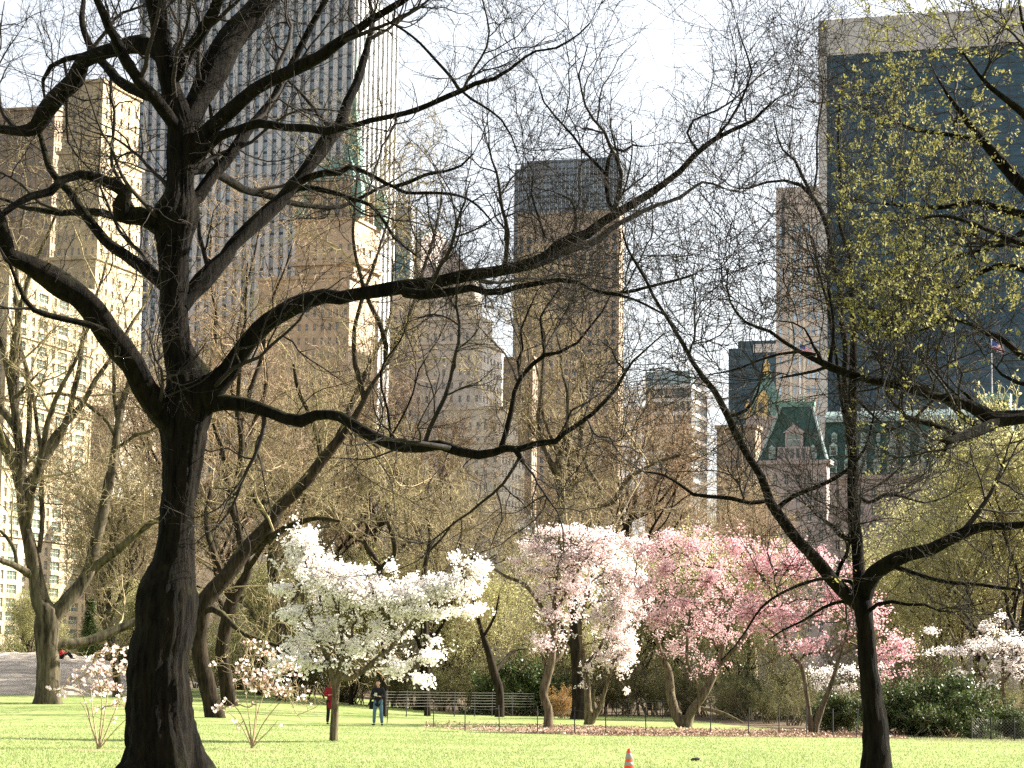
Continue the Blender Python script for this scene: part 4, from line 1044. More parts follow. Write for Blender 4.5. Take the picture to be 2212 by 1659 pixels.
L1 = [
 ('4 1150,1130,80 1060,1040,85 1000,950,90 930,850,85 860,700,85 780,600,92 700,500,90 600,350,85 500,250,80 420,200,85 300,120,75 180,50,60 60,0,50 1 0,1430,42 -120,1250,35 -300,1100,28', 43, 40.5),
 ('1 1110,1440,75 1040,1435,70 960,1425,60 900,1390,58 840,1400,58 790,1390,66 785,1330,60 808,1250,46 760,1210,38 640,1150,33 520,1130,30 400,1165,28 330,1240,30 200,1270,25 80,1340,22 0,1400,20 -120,1500,16', 43, 41),
 ('1 1080,400,50 1020,335,55 900,290,66 780,310,52 640,350,48 545,390,52 485,520,62 400,600,60 300,720,62 232,830,52 130,850,35 0,835,30 -150,800,24', 43, 45.5),
 ('1 640,350,26 520,365,22 420,385,19 330,430,17 280,520,13 290,640,9', 44, 45),
 ('1 1190,850,80 1240,740,82 1290,640,78 1400,430,102 1500,260,92 1620,110,85 1740,-40,80 1860,-200,70 2000,-420,55', 43, 45),
 ('1 1220,980,55 1300,900,58 1380,820,50 1500,710,48 1650,580,44 1800,500,42 1950,430,40 2100,350,40 2203,270,37 2 100,200,30 200,130,28 300,70,25 400,10,22 490,-60,18 600,-160,12', 43, 41),
 ('1 1230,1040,40 1300,980,42 1430,880,32 1550,840,28 1680,800,30 1850,825,27 2000,830,27 2120,850,28 2203,830,24 2 100,810,18 200,780,18 350,750,18 500,710,18 640,650,18 780,590,18 880,540,16 1000,510,13 1100,450,11 1200,370,9 1270,330,8 1400,310,7 1550,220,6 1620,150,5', 43, 39),
 ('2 780,590,13 720,500,11 620,390,10 520,280,9 420,200,8 300,130,6', 40.5, 41),
 ('2 800,600,9 850,640,9 950,700,8 1050,780,7 1110,880,6 1150,990,5', 40.5, 40),
 ('4 1180,330,50 1240,240,56 1310,165,64 1390,80,60 1460,10,50 1 1500,1600,46 1650,1450,52 1800,1320,48 1900,1200,42 2000,1080,45 2130,900,50 2203,810,42 2 50,660,34 110,540,30 150,400,25 190,250,20 210,120,15 190,0,11 150,-120,8', 43, 46),
 ('1 1900,1200,30 2000,1150,24 2110,1120,24 2203,1120,20 2 60,1080,17 150,1110,16 250,1160,15 350,1210,14 450,1180,13 560,1130,12 680,1110,10 790,1070,8 860,1000,6', 44.5, 42),
 ('2 350,1210,12 430,1250,12 560,1250,11 700,1255,10 830,1290,8 930,1370,7 1000,1460,5', 43, 41),
 ('1 1830,1290,24 1930,1220,20 2060,1225,18 2203,1260,16 2 80,1290,14 200,1330,13 290,1440,11 350,1540,10 420,1600,8 500,1659,6', 44.8, 44),
 ('4 1240,1000,90 1330,910,112 1400,830,84 1480,740,66 1560,620,62 1680,480,60 1820,370,60 1980,290,56 2100,260,50 2203,270,46 5 100,250,42 250,230,45 400,200,48 550,185,46 700,150,42 850,120,40 1000,100,38 1150,70,38 1250,50,41 1340,5,38 2 1420,1585,33 1500,1550,36 1600,1515,33 1700,1440,30 1850,1350,28 2000,1260,26 2100,1190,22 2203,1110,20 3 60,1010,19 200,900,17 300,850,14 450,780,12 520,710,9 600,640,6', 43, 40),
 ('3 200,900,10 290,790,9 350,690,9 410,560,8 440,460,7 400,330,6 370,250,5 345,160,3', 40.3, 40),
 ('3 90,980,9 20,860,9 60,780,8 200,720,7 330,640,6 480,500,5 600,420,4', 40.5, 41),
 ('5 420,235,36 520,250,34 620,245,30 750,225,27 850,205,24 950,235,24 1050,230,22 1150,200,20 1300,175,18 1430,155,16 1540,170,14 1640,220,13 1740,245,12 1860,235,11 2000,200,10 2203,150,8 6 60,120,6', 41.5, 38),
 ('5 1740,245,9 1860,265,9 1990,320,8 2100,380,7 2180,470,5', 39, 38.5),
 ('5 1250,60,30 2 1480,1620,28 1600,1585,26 1680,1555,25 1760,1480,19 1900,1400,16 2050,1330,14 2203,1280,12 3 120,1180,9 260,1220,7', 41, 43),
 ('2 1780,1400,14 1740,1300,14 1725,1150,15 1740,1040,16 1770,960,15 1840,980,10 1900,940,8 1960,950,5', 40.7, 40.6),
 ('2 1725,1130,11 1650,1050,10 1580,980,9 1510,880,8 1400,760,7 1320,660,6 1290,560,5', 40.7, 40),
 ('2 1500,1550,14 1530,1440,12 1520,1340,10 1490,1290,8 1400,1250,6', 40.8, 41.5),
 ('2 1330,1540,10 1290,1420,8 1240,1250,7 1255,1120,6 1200,1020,4', 41, 41.6),
 ('4 1300,960,70 1380,955,60 1470,950,52 1600,970,47 1750,1010,42 1850,1050,38 1950,1070,40 2050,1030,36 2203,1040,33 5 80,1090,36 180,1150,38 300,1210,38 420,1240,38 520,1240,36 650,1225,34 780,1270,33 900,1290,29 1000,1270,26 1070,1245,26 1160,1250,23 1280,1215,21 1400,1200,19 1450,1150,17 1560,1080,15 1640,1020,14 1720,940,13 1790,860,12 1850,750,11 1900,680,8 2000,590,6 2100,500,4', 43, 38),
 ('5 1045,1240,18 1080,1130,18 1110,1000,17 1130,880,16 1170,790,15 1250,700,14 1330,640,14 1420,625,11 1540,560,10 1620,460,8 1700,360,7 1750,260,6', 40.3, 40),
 ('5 1165,790,9 1150,680,9 1185,600,8 1170,480,8 1220,360,7 1260,270,5', 40.2, 40),
 ('5 1325,635,9 1310,500,9 1300,400,8 1360,300,7 1430,200,5', 40.1, 40.8),
 ('5 1130,1250,18 1160,1290,20 1190,1340,16', 39.8, 39.6),
 ('5 1400,1195,10 1460,1100,9 1500,1000,7 1600,950,6 1700,880,4', 39.4, 39.9),
 ('5 1850,750,7 1790,680,6 1760,600,5 1700,560,4', 38.2, 38.2),
 ('5 330,1180,9 310,1000,9 270,860,8 265,760,9 290,680,8 390,550,6 440,420,4', 42, 42.4),
 ('5 330,1170,7 400,1050,7 470,900,6 510,740,5 560,660,4', 42, 41.7),
 ('4 700,500,26 560,440,22 420,410,20 300,380,20 220,350,18 160,280,15 110,170,12 60,40,10', 41.5, 40.5),
 ('4 1060,1000,14 1000,1190,1 990,1195,1', 43, 43),
]
L1 = L1[:-1]
LM1 = [limb3(s, a, c) for s, a, c in L1]
# three limbs leaning towards and away from the viewer that the trunk hides
g_ = np.random.default_rng(5)
for (z0, dx, dy, ln) in ((9.2, -1.2, 3.5, 7), (10.8, 1.5, 4.0, 8), (8.6, -2.5, 2.2, 6), (11.5, -2.0, -2.5, 5), (10.2, 3.2, 3.0, 7), (12.0, -3.5, 1.5, 6), (12.5, 2.5, -2.0, 6)):
    s0 = TR1[0][np.argmin(np.abs(TR1[0][:, 2] - z0))]
    P, Rr = grow(s0[None], np.array([[dx, dy, 2.2]]), np.array([ln * 1.0]), np.array([0.13]), np.array([0.03]), 26, 0.10, 0.02, g_)
    LM1.append((P[0], Rr[0]))
LM1[0] = LM1[0]
traced_tree('elm_tree', 'great dark elm whose massive furrowed trunk and spreading bare limbs fill the near left', 'tree', D1, 402, TR1, LM1, 0.7, 11, rmin=0.004, flare=(0.33, 0.95, 5, 0.4), sides=64, nD=3, spacing=0.55, lenA=(1.8, 3.8), zmin=3.4)

# ------------------------------------------------------------------ slender tree at right
D2 = 38.0
p0 = pix(*T(9, 1255, 1900), D2); z0 = float(gz(p0[0], p0[1]))
tr2 = trace('9 1250,1659,100 1240,1400,76 1220,1200,67 1195,1000,61 1175,800,58 1163,650,60 1150,570,58 1142,480,46 1130,350,40 1120,200,38 1100,50,38 6 1095,1500,36 1095,1300,34 1090,1100,33 1095,900,31 1100,700,26 1100,500,21 1090,300,18 1080,100,15 1075,0,13 3 1010,1450,11 1015,1200,9 1000,900,8 1010,700,7 1025,560,5 1040,470,4')
pts = [(p0[0], p0[1], z0 - 0.1, 122 / 2.654 * KS * D2 / FPX)]
for x, y, r in tr2: p = pix(x, y, D2); pts.append((p[0], p[1], p[2], r * D2 / FPX))
A = catmull(np.array(pts), 0.12); TR2 = (A[:, :3], A[:, 3])
L2 = [
 ('9 1150,620,45 1060,540,46 960,440,41 850,300,39 760,210,38 680,110,36 600,0,35 6 560,1600,30 500,1430,26 430,1320,26 350,1180,23 280,1030,22 200,880,20 120,780,18 50,680,16 0,580,14 5 2180,500,13 2100,370,12 2030,260,11 1980,150,10 1900,20,8 2 1860,1600,7 1830,1500,6', 38, 36),
 ('6 1095,1330,18 1070,1200,20 1060,1000,22 1042,800,22 1050,600,22 1020,400,21 1010,200,19 980,100,18 962,0,18 3 950,1600,18 930,1480,18 890,1370,17 830,1270,15 760,1200,13 650,1170,10 540,1180,8 420,1220,7 350,1220,5', 38, 39.5),
 ('3 830,1270,12 760,1130,11 720,1040,9 640,970,7 600,860,5 580,760,4', 39, 39.6),
 ('3 840,1240,8 862,1100,8 860,950,7 870,800,6 900,640,5 890,500,4', 39, 38.5),
 ('6 1070,1150,12 1040,1050,12 1010,850,12 980,600,12 950,450,11 930,300,10 900,200,9 860,50,8 3 840,1560,7 790,1480,5', 38, 37),
 ('9 1165,560,50 1180,480,58 1230,400,55 1330,330,50 1450,280,44 1600,240,41 1700,190,38 1850,120,34 1950,90,30 2100,90,26 2203,80,23 2400,60,17 2600,0,10', 38, 36),
 ('9 1310,350,16 1380,360,15 1450,380,15 1600,430,14 1750,460,13 1900,470,12 2050,490,11 2203,510,10 2350,560,7', 37.5, 36.5),
 ('9 1110,500,13 1080,452,12 1000,441,11 880,435,11 760,470,10 620,530,9 500,620,8 420,740,7 330,870,6 240,960,5', 38, 37),
 ('9 1090,590,14 1020,580,12 900,620,10 780,700,8 650,760,6 560,820,5', 38, 39),
 ('9 1150,680,12 1200,640,14 1250,600,14 1350,580,13 1450,600,11 1560,600,10 1650,640,7 1750,650,5', 38, 37),
 ('9 975,455,14 1010,350,14 1050,280,12 1080,180,7', 38, 38),
 ('6 600,1640,18 700,1560,15 850,1500,14 980,1440,12 1080,1370,11 1170,1250,9 1210,1130,7 1240,950,5', 37.8, 37.4),
 ('6 520,1590,14 430,1600,14 300,1570,14 170,1560,13 60,1545,12 0,1500,10 5 2100,1420,8 1980,1400,5', 37.8, 37),
 ('6 290,1040,12 400,1000,10 470,900,8 500,780,6 520,640,4', 37.3, 37.6),
 ('6 1100,1530,12 1200,1600,12 1300,1545,12 1420,1560,9 1560,1600,7 1700,1560,5', 38, 38.4),
 ('9 1110,200,14 1010,150,16 960,90,14 900,50,9', 38, 37.8),
 ('6 1100,900,12 1200,1010,9 1300,1100,8 1400,1200,7 1500,1290,5', 38, 37.5),
]
LM2 = [limb3(s, a, c, 0.2) for s, a, c in L2]
r2, tw2, base2 = traced_tree('locust_tree', 'slender dark forked tree with a leaning trunk standing alone at the right', 'tree', D2, 1890, TR2, LM2, 0.38, 23, rmin=0.0038, flare=(0.35, 0.2, 4, 0.1), lenA=(0.8, 1.8), nD=2, spacing=0.7, zmin=2.3)
g = np.random.default_rng(31)
# sparse yellow-green buds
sel = g.random(len(tw2.tips)) < 0.15
leaves(tw2.tips[sel], 0.028, g, 'buds', MT['bud_leaf'], r2, dirs=tw2.dirs[sel])

# ------------------------------------------------------------------ budding tree leaning in from beyond the right edge
D3 = 30.0
q0 = place(2700, D3)
P0 = np.array([[q0[0], q0[1], q0[2] - 0.1, 0.34], [q0[0] - 0.05, q0[1], 2.0, 0.26]] + [[*pix(x, y, D3), r] for x, y, r in ((2640, 1100, 0.24), (2610, 800, 0.21), (2560, 560, 0.18), (2500, 330, 0.14), (2440, 100, 0.11), (2400, -120, 0.07))])
A = catmull(P0, 0.15); TR3 = (A[:, :3], A[:, 3])
L3 = [
 ('6 2750,1000,55 2500,1010,50 2203,1040,46 2100,1050,52 2000,1058,55 1930,1020,46 1860,975,40 1780,945,36 1700,925,33 1600,900,31 1500,870,29 1400,840,28 1300,820,27 1150,790,26 1050,760,24 950,720,26 880,685,22 800,650,15 720,600,13 640,550,12 560,490,11 470,460,10 400,430,9 340,370,8 300,300,7 275,200,6 285,100,4', 30, 28.5),
 ('6 2040,1060,40 1960,1110,40 1880,1140,36 1800,1170,31 1720,1200,26 1660,1195,10', 29.6, 29),
 ('6 1800,1172,22 1750,1150,21 1700,1118,18 1600,1090,18 1500,1060,18 1430,1040,18 1418,1005,9', 29.3, 29),
 ('6 1900,1000,20 1870,940,15 1835,900,12 1800,875,8', 29.6, 29.7),
 ('6 1730,1205,16 1700,1240,13 1690,1270,6', 29.1, 29),
 ('6 940,715,17 950,650,13 965,560,10 970,450,9 955,330,7 930,200,5', 28.8, 28.9),
 ('6 890,690,16 870,630,13 840,590,9 820,540,8 780,470,6 700,430,5 610,420,4', 28.7, 28.8),
 ('6 850,640,12 740,620,10 620,635,9 500,670,8 380,720,7 280,750,6 150,770,4', 28.7, 28.2),
 ('6 930,718,12 850,745,11 780,760,10 700,775,9 620,790,5', 28.8, 28.4),
 ('6 2600,900,40 2400,720,36 2203,650,31 2140,600,27 2080,550,24 1980,510,20 1880,450,16 1780,415,12 1700,400,10 1600,460,8 1510,490,6', 30, 29.5),
 ('3 2650,1659,55 2400,1370,50 2203,1210,46 2100,1100,40 1980,960,35 1880,840,28 1780,710,18 1700,600,12 1640,500,7', 30, 31),
 ('3 2600,1500,40 2400,1430,34 2203,1390,30 2050,1355,25 1900,1310,20 1780,1330,16 1650,1345,14 1500,1340,10 1300,1320,8', 30, 30.5),
 ('3 2030,1000,22 1940,930,20 1850,900,18 1700,870,16 1500,840,12 1350,790,9 1200,720,6 1100,660,5', 30.7, 31.5),
 ('3 2500,1650,34 2300,1600,28 2150,1560,24 2000,1500,19 1850,1440,15 1700,1400,12 1560,1410,8', 30, 29),
 ('6 2500,300,30 2350,180,26 2203,90,22 2050,60,18 1900,120,14 1780,200,10 1650,240,6', 30, 30.4),
 ('3 2500,1150,40 2350,900,32 2203,740,27 2080,640,22 1980,560,16 1880,440,11 1800,330,7', 30, 29),
 ('3 2480,800,30 2330,520,24 2250,300,18 2190,130,12 2170,0,8', 30, 30.4),
 ('6 2400,900,22 2300,850,18 2160,820,14 2060,770,10 2000,700,7', 30, 29.6),
 ('3 2203,1500,20 2080,1580,16 1950,1620,13 1800,1650,10 6 1650,40,7 1560,120,5', 30, 30.6),
]
LM3 = [limb3(s, a, c, 0.2) for s, a, c in L3]
r3, tw3, base3 = traced_tree('budding_tree', 'near budding tree reaching in from the right edge with a broken dark limb', 'tree', D3, 2700, TR3, LM3, 0.42, 41, rmin=0.0035, flare=(0.35, 0.3, 4, 0.1), lenA=(0.8, 1.7), nD=2, spacing=0.5, zmin=2.6)
g = np.random.default_rng(32)
tp = tw3.tips + base3
xy = np.array([proj(p) for p in tp]); 
keep = g.random(len(tp)) < np.where(xy[:, 1] < 760 - 0.25 * (xy[:, 0] - 1800), 0.95, 0.12) * sm(1740, 1900, xy[:, 0])
TT = tw3.tips[keep]; DD = tw3.dirs[keep]
TT = np.repeat(TT, 10, 0) + g.normal(0, 0.028, (len(TT) * 10, 3)); DD = np.repeat(DD, 10, 0)
leaves(TT, 0.047, g, 'young_leaves', MT['bud_leaf'], r3, dirs=DD)

# ------------------------------------------------------------------ plane tree at left
D4 = 112.0
b4 = ground(*T(7, 310, 1245)); D4 = b4[1]
tr4 = trace('7 310,1150,78 312,1000,74 305,850,76 300,750,78 300,650,72 265,590,62 240,450,50 200,250,46 155,50,36 4 142,1600,31 130,1300,29 110,1100,26 80,900,23 30,650,17 0,560,14 -80,350,8')
pts = [(b4[0], b4[1], b4[2] - 0.15, 84 / 2.654 * KS * D4 / FPX)]
for x, y, r in tr4: p = pix(x, y, D4); pts.append((p[0], p[1], p[2], r * D4 / FPX))
A = catmull(np.array(pts), 0.3); TR4 = (A[:, :3], A[:, 3])
L4 = [
 ('7 320,700,55 370,650,52 450,560,46 560,420,43 600,300,41 630,150,38 670,0,36 4 680,1600,34 740,1300,29 760,1150,26 790,950,23 830,850,18 850,700,12 840,560,8', D4, D4 + 3),
 ('7 600,390,30 660,320,28 750,260,26 850,170,23 980,70,19 1060,30,15 1180,-40,10', D4 + 1, D4 - 2),
 ('7 330,880,40 400,855,42 520,850,35 650,810,32 780,750,29 900,700,24 1050,620,17 1200,560,10', D4, D4 + 3),
 ('7 215,420,28 170,390,26 100,350,22 0,310,18 -120,280,12', D4, D4 - 3),
 ('7 110,355,14 95,250,13 50,170,12 0,120,9', D4 - 1, D4 - 2),
 ('4 150,1400,18 165,1280,18 190,1100,18 182,800,16 150,650,12 120,560,10 60,400,7', D4, D4 + 3),
 ('7 250,260,16 270,130,16 275,0,16 4 268,1550,16 270,1300,15 240,1100,13 215,900,11 180,760,8', D4, D4 + 2),
 ('4 755,1200,14 700,1080,13 560,960,12 440,900,11 330,890,9 250,910,6', D4 + 2, D4 + 1),
 ('4 770,1120,14 740,900,13 735,700,10 700,560,7', D4 + 2, D4 + 4),
 ('4 770,1240,12 880,1160,11 960,1140,9 1040,1090,6', D4 + 2, D4),
 ('4 100,920,13 170,840,10 240,770,7', D4, D4 - 1),
]
LM4 = [limb3(s, a, c, 0.4) for s, a, c in L4]
for (dx, dy, z0, ln) in ((-1, 2, 9, 14), (1.5, 1.5, 10, 14), (0.6, -2, 9, 12), (2.5, 0.5, 11, 13), (-2, -1, 12, 12), (-2.8, 1, 14, 10), (0.3, 1, 15, 12), (1.2, -1, 16, 10)):
    s0 = TR4[0][np.argmin(np.abs(TR4[0][:, 2] - z0))]
    P, Rr = grow(s0[None], np.array([[dx, dy, 4.0]]), np.array([ln]), np.array([0.22]), np.array([0.05]), 24, 0.09, 0.03, g_)
    LM4.append((P[0], Rr[0]))
traced_tree('plane_tree', 'big mottled plane tree with three smooth rising limbs before the rock', 'tree', D4, 110, TR4, LM4, 0.5, 51, mats=('bark_plane', 'twig_mid'), rmin=0.010, flare=(0.6, 0.5, 4, 1.0), lenA=(3.0, 6.0), nD=3, spacing=0.8, sides=24, scale=1.25)

# ------------------------------------------------------------------ leaning mossy tree and pale plane behind the blossom
def simple_traced(name, label, base_px, base_py, trunk_s, limbs_s, d=None, dens=0.7, seed=1, mats=('bark_mid', 'twig_mid'), rmin=0.011, scale=1.2, extra=(), dd=0, spacing=0.8, lenA=(2.5, 5.0), nD=3, wander=0.22, trunk_d1=None):
    b = ground(base_px, base_py) if d is None else place(base_px, d)
    d = b[1]; tr = trace(trunk_s)
    if d is not None and base_py is None: pass
    td = np.linspace(d, trunk_d1 or d, len(tr))
    pts = [(b[0], b[1], b[2] - 0.15, tr[0, 2] * 1.1 * d / FPX)]
    for (x, y, r), q in zip(tr, td): p = pix(x, y, q); pts.append((p[0], p[1], p[2], r * q / FPX))
    A = catmull(np.array(pts), 0.3); TR = (A[:, :3], A[:, 3])
    LM = [limb3(s, d + a, d + c, 0.4) for s, a, c in limbs_s]
    gg = np.random.default_rng(seed + 900)
    for (dx, dy, z0, ln, r0) in extra:
        s0 = TR[0][np.argmin(np.abs(TR[0][:, 2] - z0))]
        P, Rr = grow(s0[None], np.array([[dx, dy, 4.0]]), np.array([ln]), np.array([r0]), np.array([0.04]), 22, 0.10, 0.03, gg)
        LM.append((P[0], Rr[0]))
    return traced_tree(name, label, 'tree', d, base_px, TR, LM, dens, seed, mats=mats, rmin=rmin, flare=(0.5, 0.35, 4, 1.0), lenA=lenA, nD=nD, spacing=spacing, sides=20, scale=scale)
simple_traced('leaning_tree', 'leaning mossy tree whose long diagonal limb rises from behind the great trunk', 470, None,
  '7 1290,900,52 1300,700,55 1340,560,55 1480,400,52 1600,230,48 1740,90,44 4 1800,1640,43 1950,1500,40 2080,1330,36 2203,1180,32 5 60,1100,26 120,1000,20 200,850,15 300,700,10',
  [('7 1560,300,26 1650,240,25 1760,160,22 1880,90,20 2050,40,15 2203,60,10 ', 1, -2), ('5 20,1130,20 130,1160,14 250,1240,10', 1, 4),
   ('7 1300,640,22 1380,630,22 1440,660,20 1500,725,18 1600,800,16 1760,855,12 1900,900,9 2050,905,7', 0, -4),
   ('4 2080,1330,18 2060,1180,16 2000,1020,14 1930,860,12 1900,700,9', 2, 0)], d=105, seed=61, extra=((1.5, 2, 12, 10, .15), (-1, 1, 14, 9, .13), (0.5, -1, 16, 9, .12), (2, 0.5, 17, 9, .12)))
simple_traced('dark_oak', 'dark twin stemmed bare tree behind the small right magnolia shrub', 497, None,
  '7 1475,1150,48 1440,950,45 1450,800,42 1480,680,45 1500,580,40 1560,470,32 1610,350,26 1560,200,24 1530,50,22 4 1500,1620,22 1540,1450,24 1560,1330,22 1570,1150,16 1540,1000,12 1500,850,9',
  [('7 1500,600,26 1460,450,24 1400,300,22 1350,150,20 4 1340,1650,17 1370,1500,12', 0, 3), ('7 1600,380,18 1700,230,15 1800,60,12', 0, -3), ('4 1540,1450,14 1620,1380,12 1720,1390,9', 0, 2)],
  d=125, seed=62, mats=('bark_mid', 'twig_red'), extra=((-2, 1, 10, 11, .16), (1, 2, 12, 12, .16), (0.5, -2, 13, 11, .15), (2, 0, 15, 10, .14), (-1.5, -1, 16, 10, .13), (0, 1, 18, 9, .1)))
simple_traced('pale_plane_tree', 'pale trunked plane tree with white forked limbs above the blush blossom', 1213, None,
  '8 1440,900,30 1440,500,30 1440,60,29 5 1445,1659,28 1445,1550,27 1440,1480,26 1425,1440,22 1400,1380,16 1340,1280,13 1290,1200,10 1230,1120,7',
  [('5 1440,1460,20 1480,1370,15 1470,1250,12 1500,1150,9', 0, -2), ('5 1460,1450,18 1550,1510,16 1650,1580,15 1690,1640,8', 0, -1), ('5 1650,1620,15 1690,1520,16 1620,1400,14 1570,1300,12 1480,1260,9 1330,1220,6', -1, 2),
   ('5 1660,1630,16 1760,1600,15 1830,1500,13 1900,1420,12 2050,1340,10 2203,1290,9', -1, -3)],
  d=150, seed=63, mats=('bark_plane', 'twig_mid'), extra=((-2, 1, 13, 11, .16), (1.5, 1, 14, 12, .16), (0.5, -2, 15, 11, .15), (2.5, 0, 13, 11, .14), (-2, -1, 16, 10, .13), (0, 1, 18, 9, .1), (-1, 0, 14, 12, .14)), scale=1.4)

simple_traced('dark_forked_tree', 'dark twisted tree whose two limbs fork just above the left half of the white crown', 830, None,
  '8 290,900,22 270,600,22 255,370,22 165,200,17 195,60,13 5 190,1560,11 250,1440,8', [('8 255,370,18 355,275,17 325,110,13 280,0,9', 0, -3), ('8 170,210,10 70,150,9 0,60,7', 0, 2)], d=118, seed=71, scale=0.9, lenA=(1.6, 3.2), dens=0.6)
simple_traced('dark_forked_tree', 'dark crooked tree rising above the right arm of the white crown', 925, None,
  '8 560,900,18 545,600,17 545,390,15 565,290,14 585,150,12 560,30,9', [('8 550,450,14 700,370,13 770,250,12 795,120,9', 0, 3), ('8 570,260,9 660,170,7 740,60,5', 0, -2)], d=122, seed=72, scale=0.9, lenA=(1.6, 3.2), dens=0.6)
simple_traced('dark_leaning_tree', 'dark leaning tree standing behind the rear wire fence in the gap between crowns', 1080, None,
  '8 1035,1170,26 1000,1050,28 960,900,22 920,780,16 880,620,12 850,480,9', [('8 1000,1040,15 1060,970,12 1120,900,10 1200,885,7', 0, 2), ('8 935,800,10 1000,680,9 1030,540,7', 0, -2)], d=124, seed=73, scale=0.8, lenA=(1.4, 3.0), dens=0.55)
simple_traced('dark_stout_tree', 'stout dark trunk seen between the two blush blossoming trees', 1251, None,
  '8 1550,1280,46 1540,1000,42 1520,700,36 1500,400,30 1480,100,24', [('8 1530,900,24 1420,700,18 1360,450,12', 0, 3), ('8 1520,650,22 1650,400,16 1750,150,10', 0, 3)], d=118, seed=74, scale=1.0, dens=0.4, rmin=.010)
# ------------------------------------------------------------------ woods: bare trees as variants, every tree its own object
def variant(seed, H, spread, mats, leaf=None, nlimb=9, rmin=0.014, leafn=0, leafsize=0.07, dens=0.55, scale=1.3, low=0.28, nC=5, nD=3, up=0.05, name='bare_tree'):
    g = np.random.default_rng(seed)
    root = thing(name, 'x', 'tree', (0, 0, 0))
    P, Rr = grow(np.zeros((1, 3)) - [0, 0, 0.2], np.array([[0.05, 0, 1.0]]), np.array([H * 0.62]), np.array([H * 0.016]), np.array([H * 0.006]), 30, 0.06, 0.03, g)
    TP, TRr = P[0], Rr[0]
    limbs = []
    for k in range(nlimb):
        t = low + (0.98 - low) * (k + g.uniform(0, 1)) / nlimb; i = int(t * 29)
        a = g.uniform(0, 6.28); d = np.array([math.cos(a) * spread, math.sin(a) * spread, g.uniform(0.6, 1.5)])
        ln = H * g.uniform(0.32, 0.52) * (1.15 - 0.5 * t)
        Q, q = grow(TP[i][None], d[None], np.array([ln]), np.array([TRr[i] * 0.62]), np.array([0.05]), 20, 0.13, 0.06, g)
        limbs.append((Q[0], q[0]))
        for _ in range(2):
            j = int(g.uniform(5, 15)); d2 = Q[0][j + 1] - Q[0][j]; d2 = d2 / np.linalg.norm(d2) + 0.8 * perp(d2[None] / np.linalg.norm(d2), g)[0] + [0, 0, .2]
            Q2, q2 = grow(Q[0][j][None], d2[None], np.array([ln * 0.55]), np.array([q[0][j] * 0.65]), np.array([0.035]), 14, 0.15, 0.05, g)
            limbs.append((Q2[0], q2[0]))
    V, Fs = merge_fat([fat_tube(TP, TRr, 12, 0.08, seed, (0.5, 0.5, 4, 0.3))] + [fat_tube(a, c, 6, 0.05, seed + 1) for a, c in limbs])
    new_mesh('trunk', V, Fs, MT[mats[0]], root, True)
    tw = crown(limbs + [(TP[20:], TRr[20:])], g, dens, scale, up, rmin, nD, lenA=(2.2, 4.2), spacing=1.0, nC=nC)
    tw.mesh('crown', MT[mats[1]], root)
    if leafn:
        n = len(tw.tips); idx = g.choice(n, min(n, leafn), replace=leafn > n)
        C = tw.tips[idx] + g.normal(0, 0.16, (len(idx), 3))
        leaves(C, leafsize, g, 'young_leaves', MT[leaf], root, aspect=0.55)
    return root
VB = [variant(101, 22, 1.0, ('bark_mid', 'twig_mid'), dens=0.45), variant(102, 24, 0.8, ('bark_mid', 'twig_red')), variant(103, 20, 1.3, ('bark_plane', 'twig_mid'))]
VW = [variant(111, 15, 1.1, ('bark_mid', 'twig_willow'), 'willow_leaf', leafn=110000, leafsize=0.17, low=0.15, name='leafing_tree'), variant(112, 13, 1.4, ('bark_mid', 'twig_willow'), 'willow_leaf', leafn=110000, leafsize=0.17, low=0.1, name='leafing_tree')]
used = set()
def wood(v, px, d, rz, s, label, group):
    p = place(px, d)
    if v.name not in used:
        used.add(v.name); v.location = [float(q) for q in p]; v.rotation_euler = (0, 0, rz); v.scale = (s,) * 3; tag(v, label, None, group); return v
    return dup(v, p, rz, s, label, group)
GB = 'bare trees of the wood behind the lawn'
for (k, px, d, rz, s, label) in (
  (2, 255, 135, 4.0, 0.75, 'broad pale barked bare tree right beside the great trunk, low behind it'),
  (0, 300, 195, 5.1, 1.3, 'tall bare tree directly behind the great trunk'),
  (1, 520, 160, 1.2, 1.15, 'reddish bare tree before the low terrace house'),
  (2, 610, 140, 2.7, 1.05, 'wide pale barked bare tree behind the right magnolia shrub'),
  (0, 640, 190, 0.9, 1.2, 'tall bare tree before the spired hotel tower'),
  (1, 745, 150, 3.9, 1.0, 'reddish bare tree rising straight behind the white magnolia'),
  (2, 815, 175, 5.6, 0.9, 'pale barked bare tree before the broad grey stone block'),
  (0, 905, 140, 1.7, 0.75, 'dark bare tree leaning over the right half of the white magnolia'),
  (0, 1330, 180, 4.4, 1.1, 'bare tree before the foot of the tan masonry tower'),
  (1, 1415, 165, 2.6, 1.05, 'reddish bare tree left of the banded office block'),
  (2, 1500, 190, 0.6, 1.0, 'pale barked bare tree before the banded office block'),
  (0, 1590, 200, 5.2, 0.9, 'bare tree below the strip of open sky'),
  (1, 1680, 175, 1.0, 0.72, 'low reddish bare tree behind the deep pink blossom'),
  (2, 1990, 150, 2.2, 0.6, 'low pale barked bare tree right of the slender forked trunk'),
  (1, 2140, 135, 4.9, 0.62, 'low reddish bare tree behind the white blossom at the right edge')):
    wood(VB[k], px, d, rz, s, label, GB)
GW = 'leafing yellow green trees of the wood'
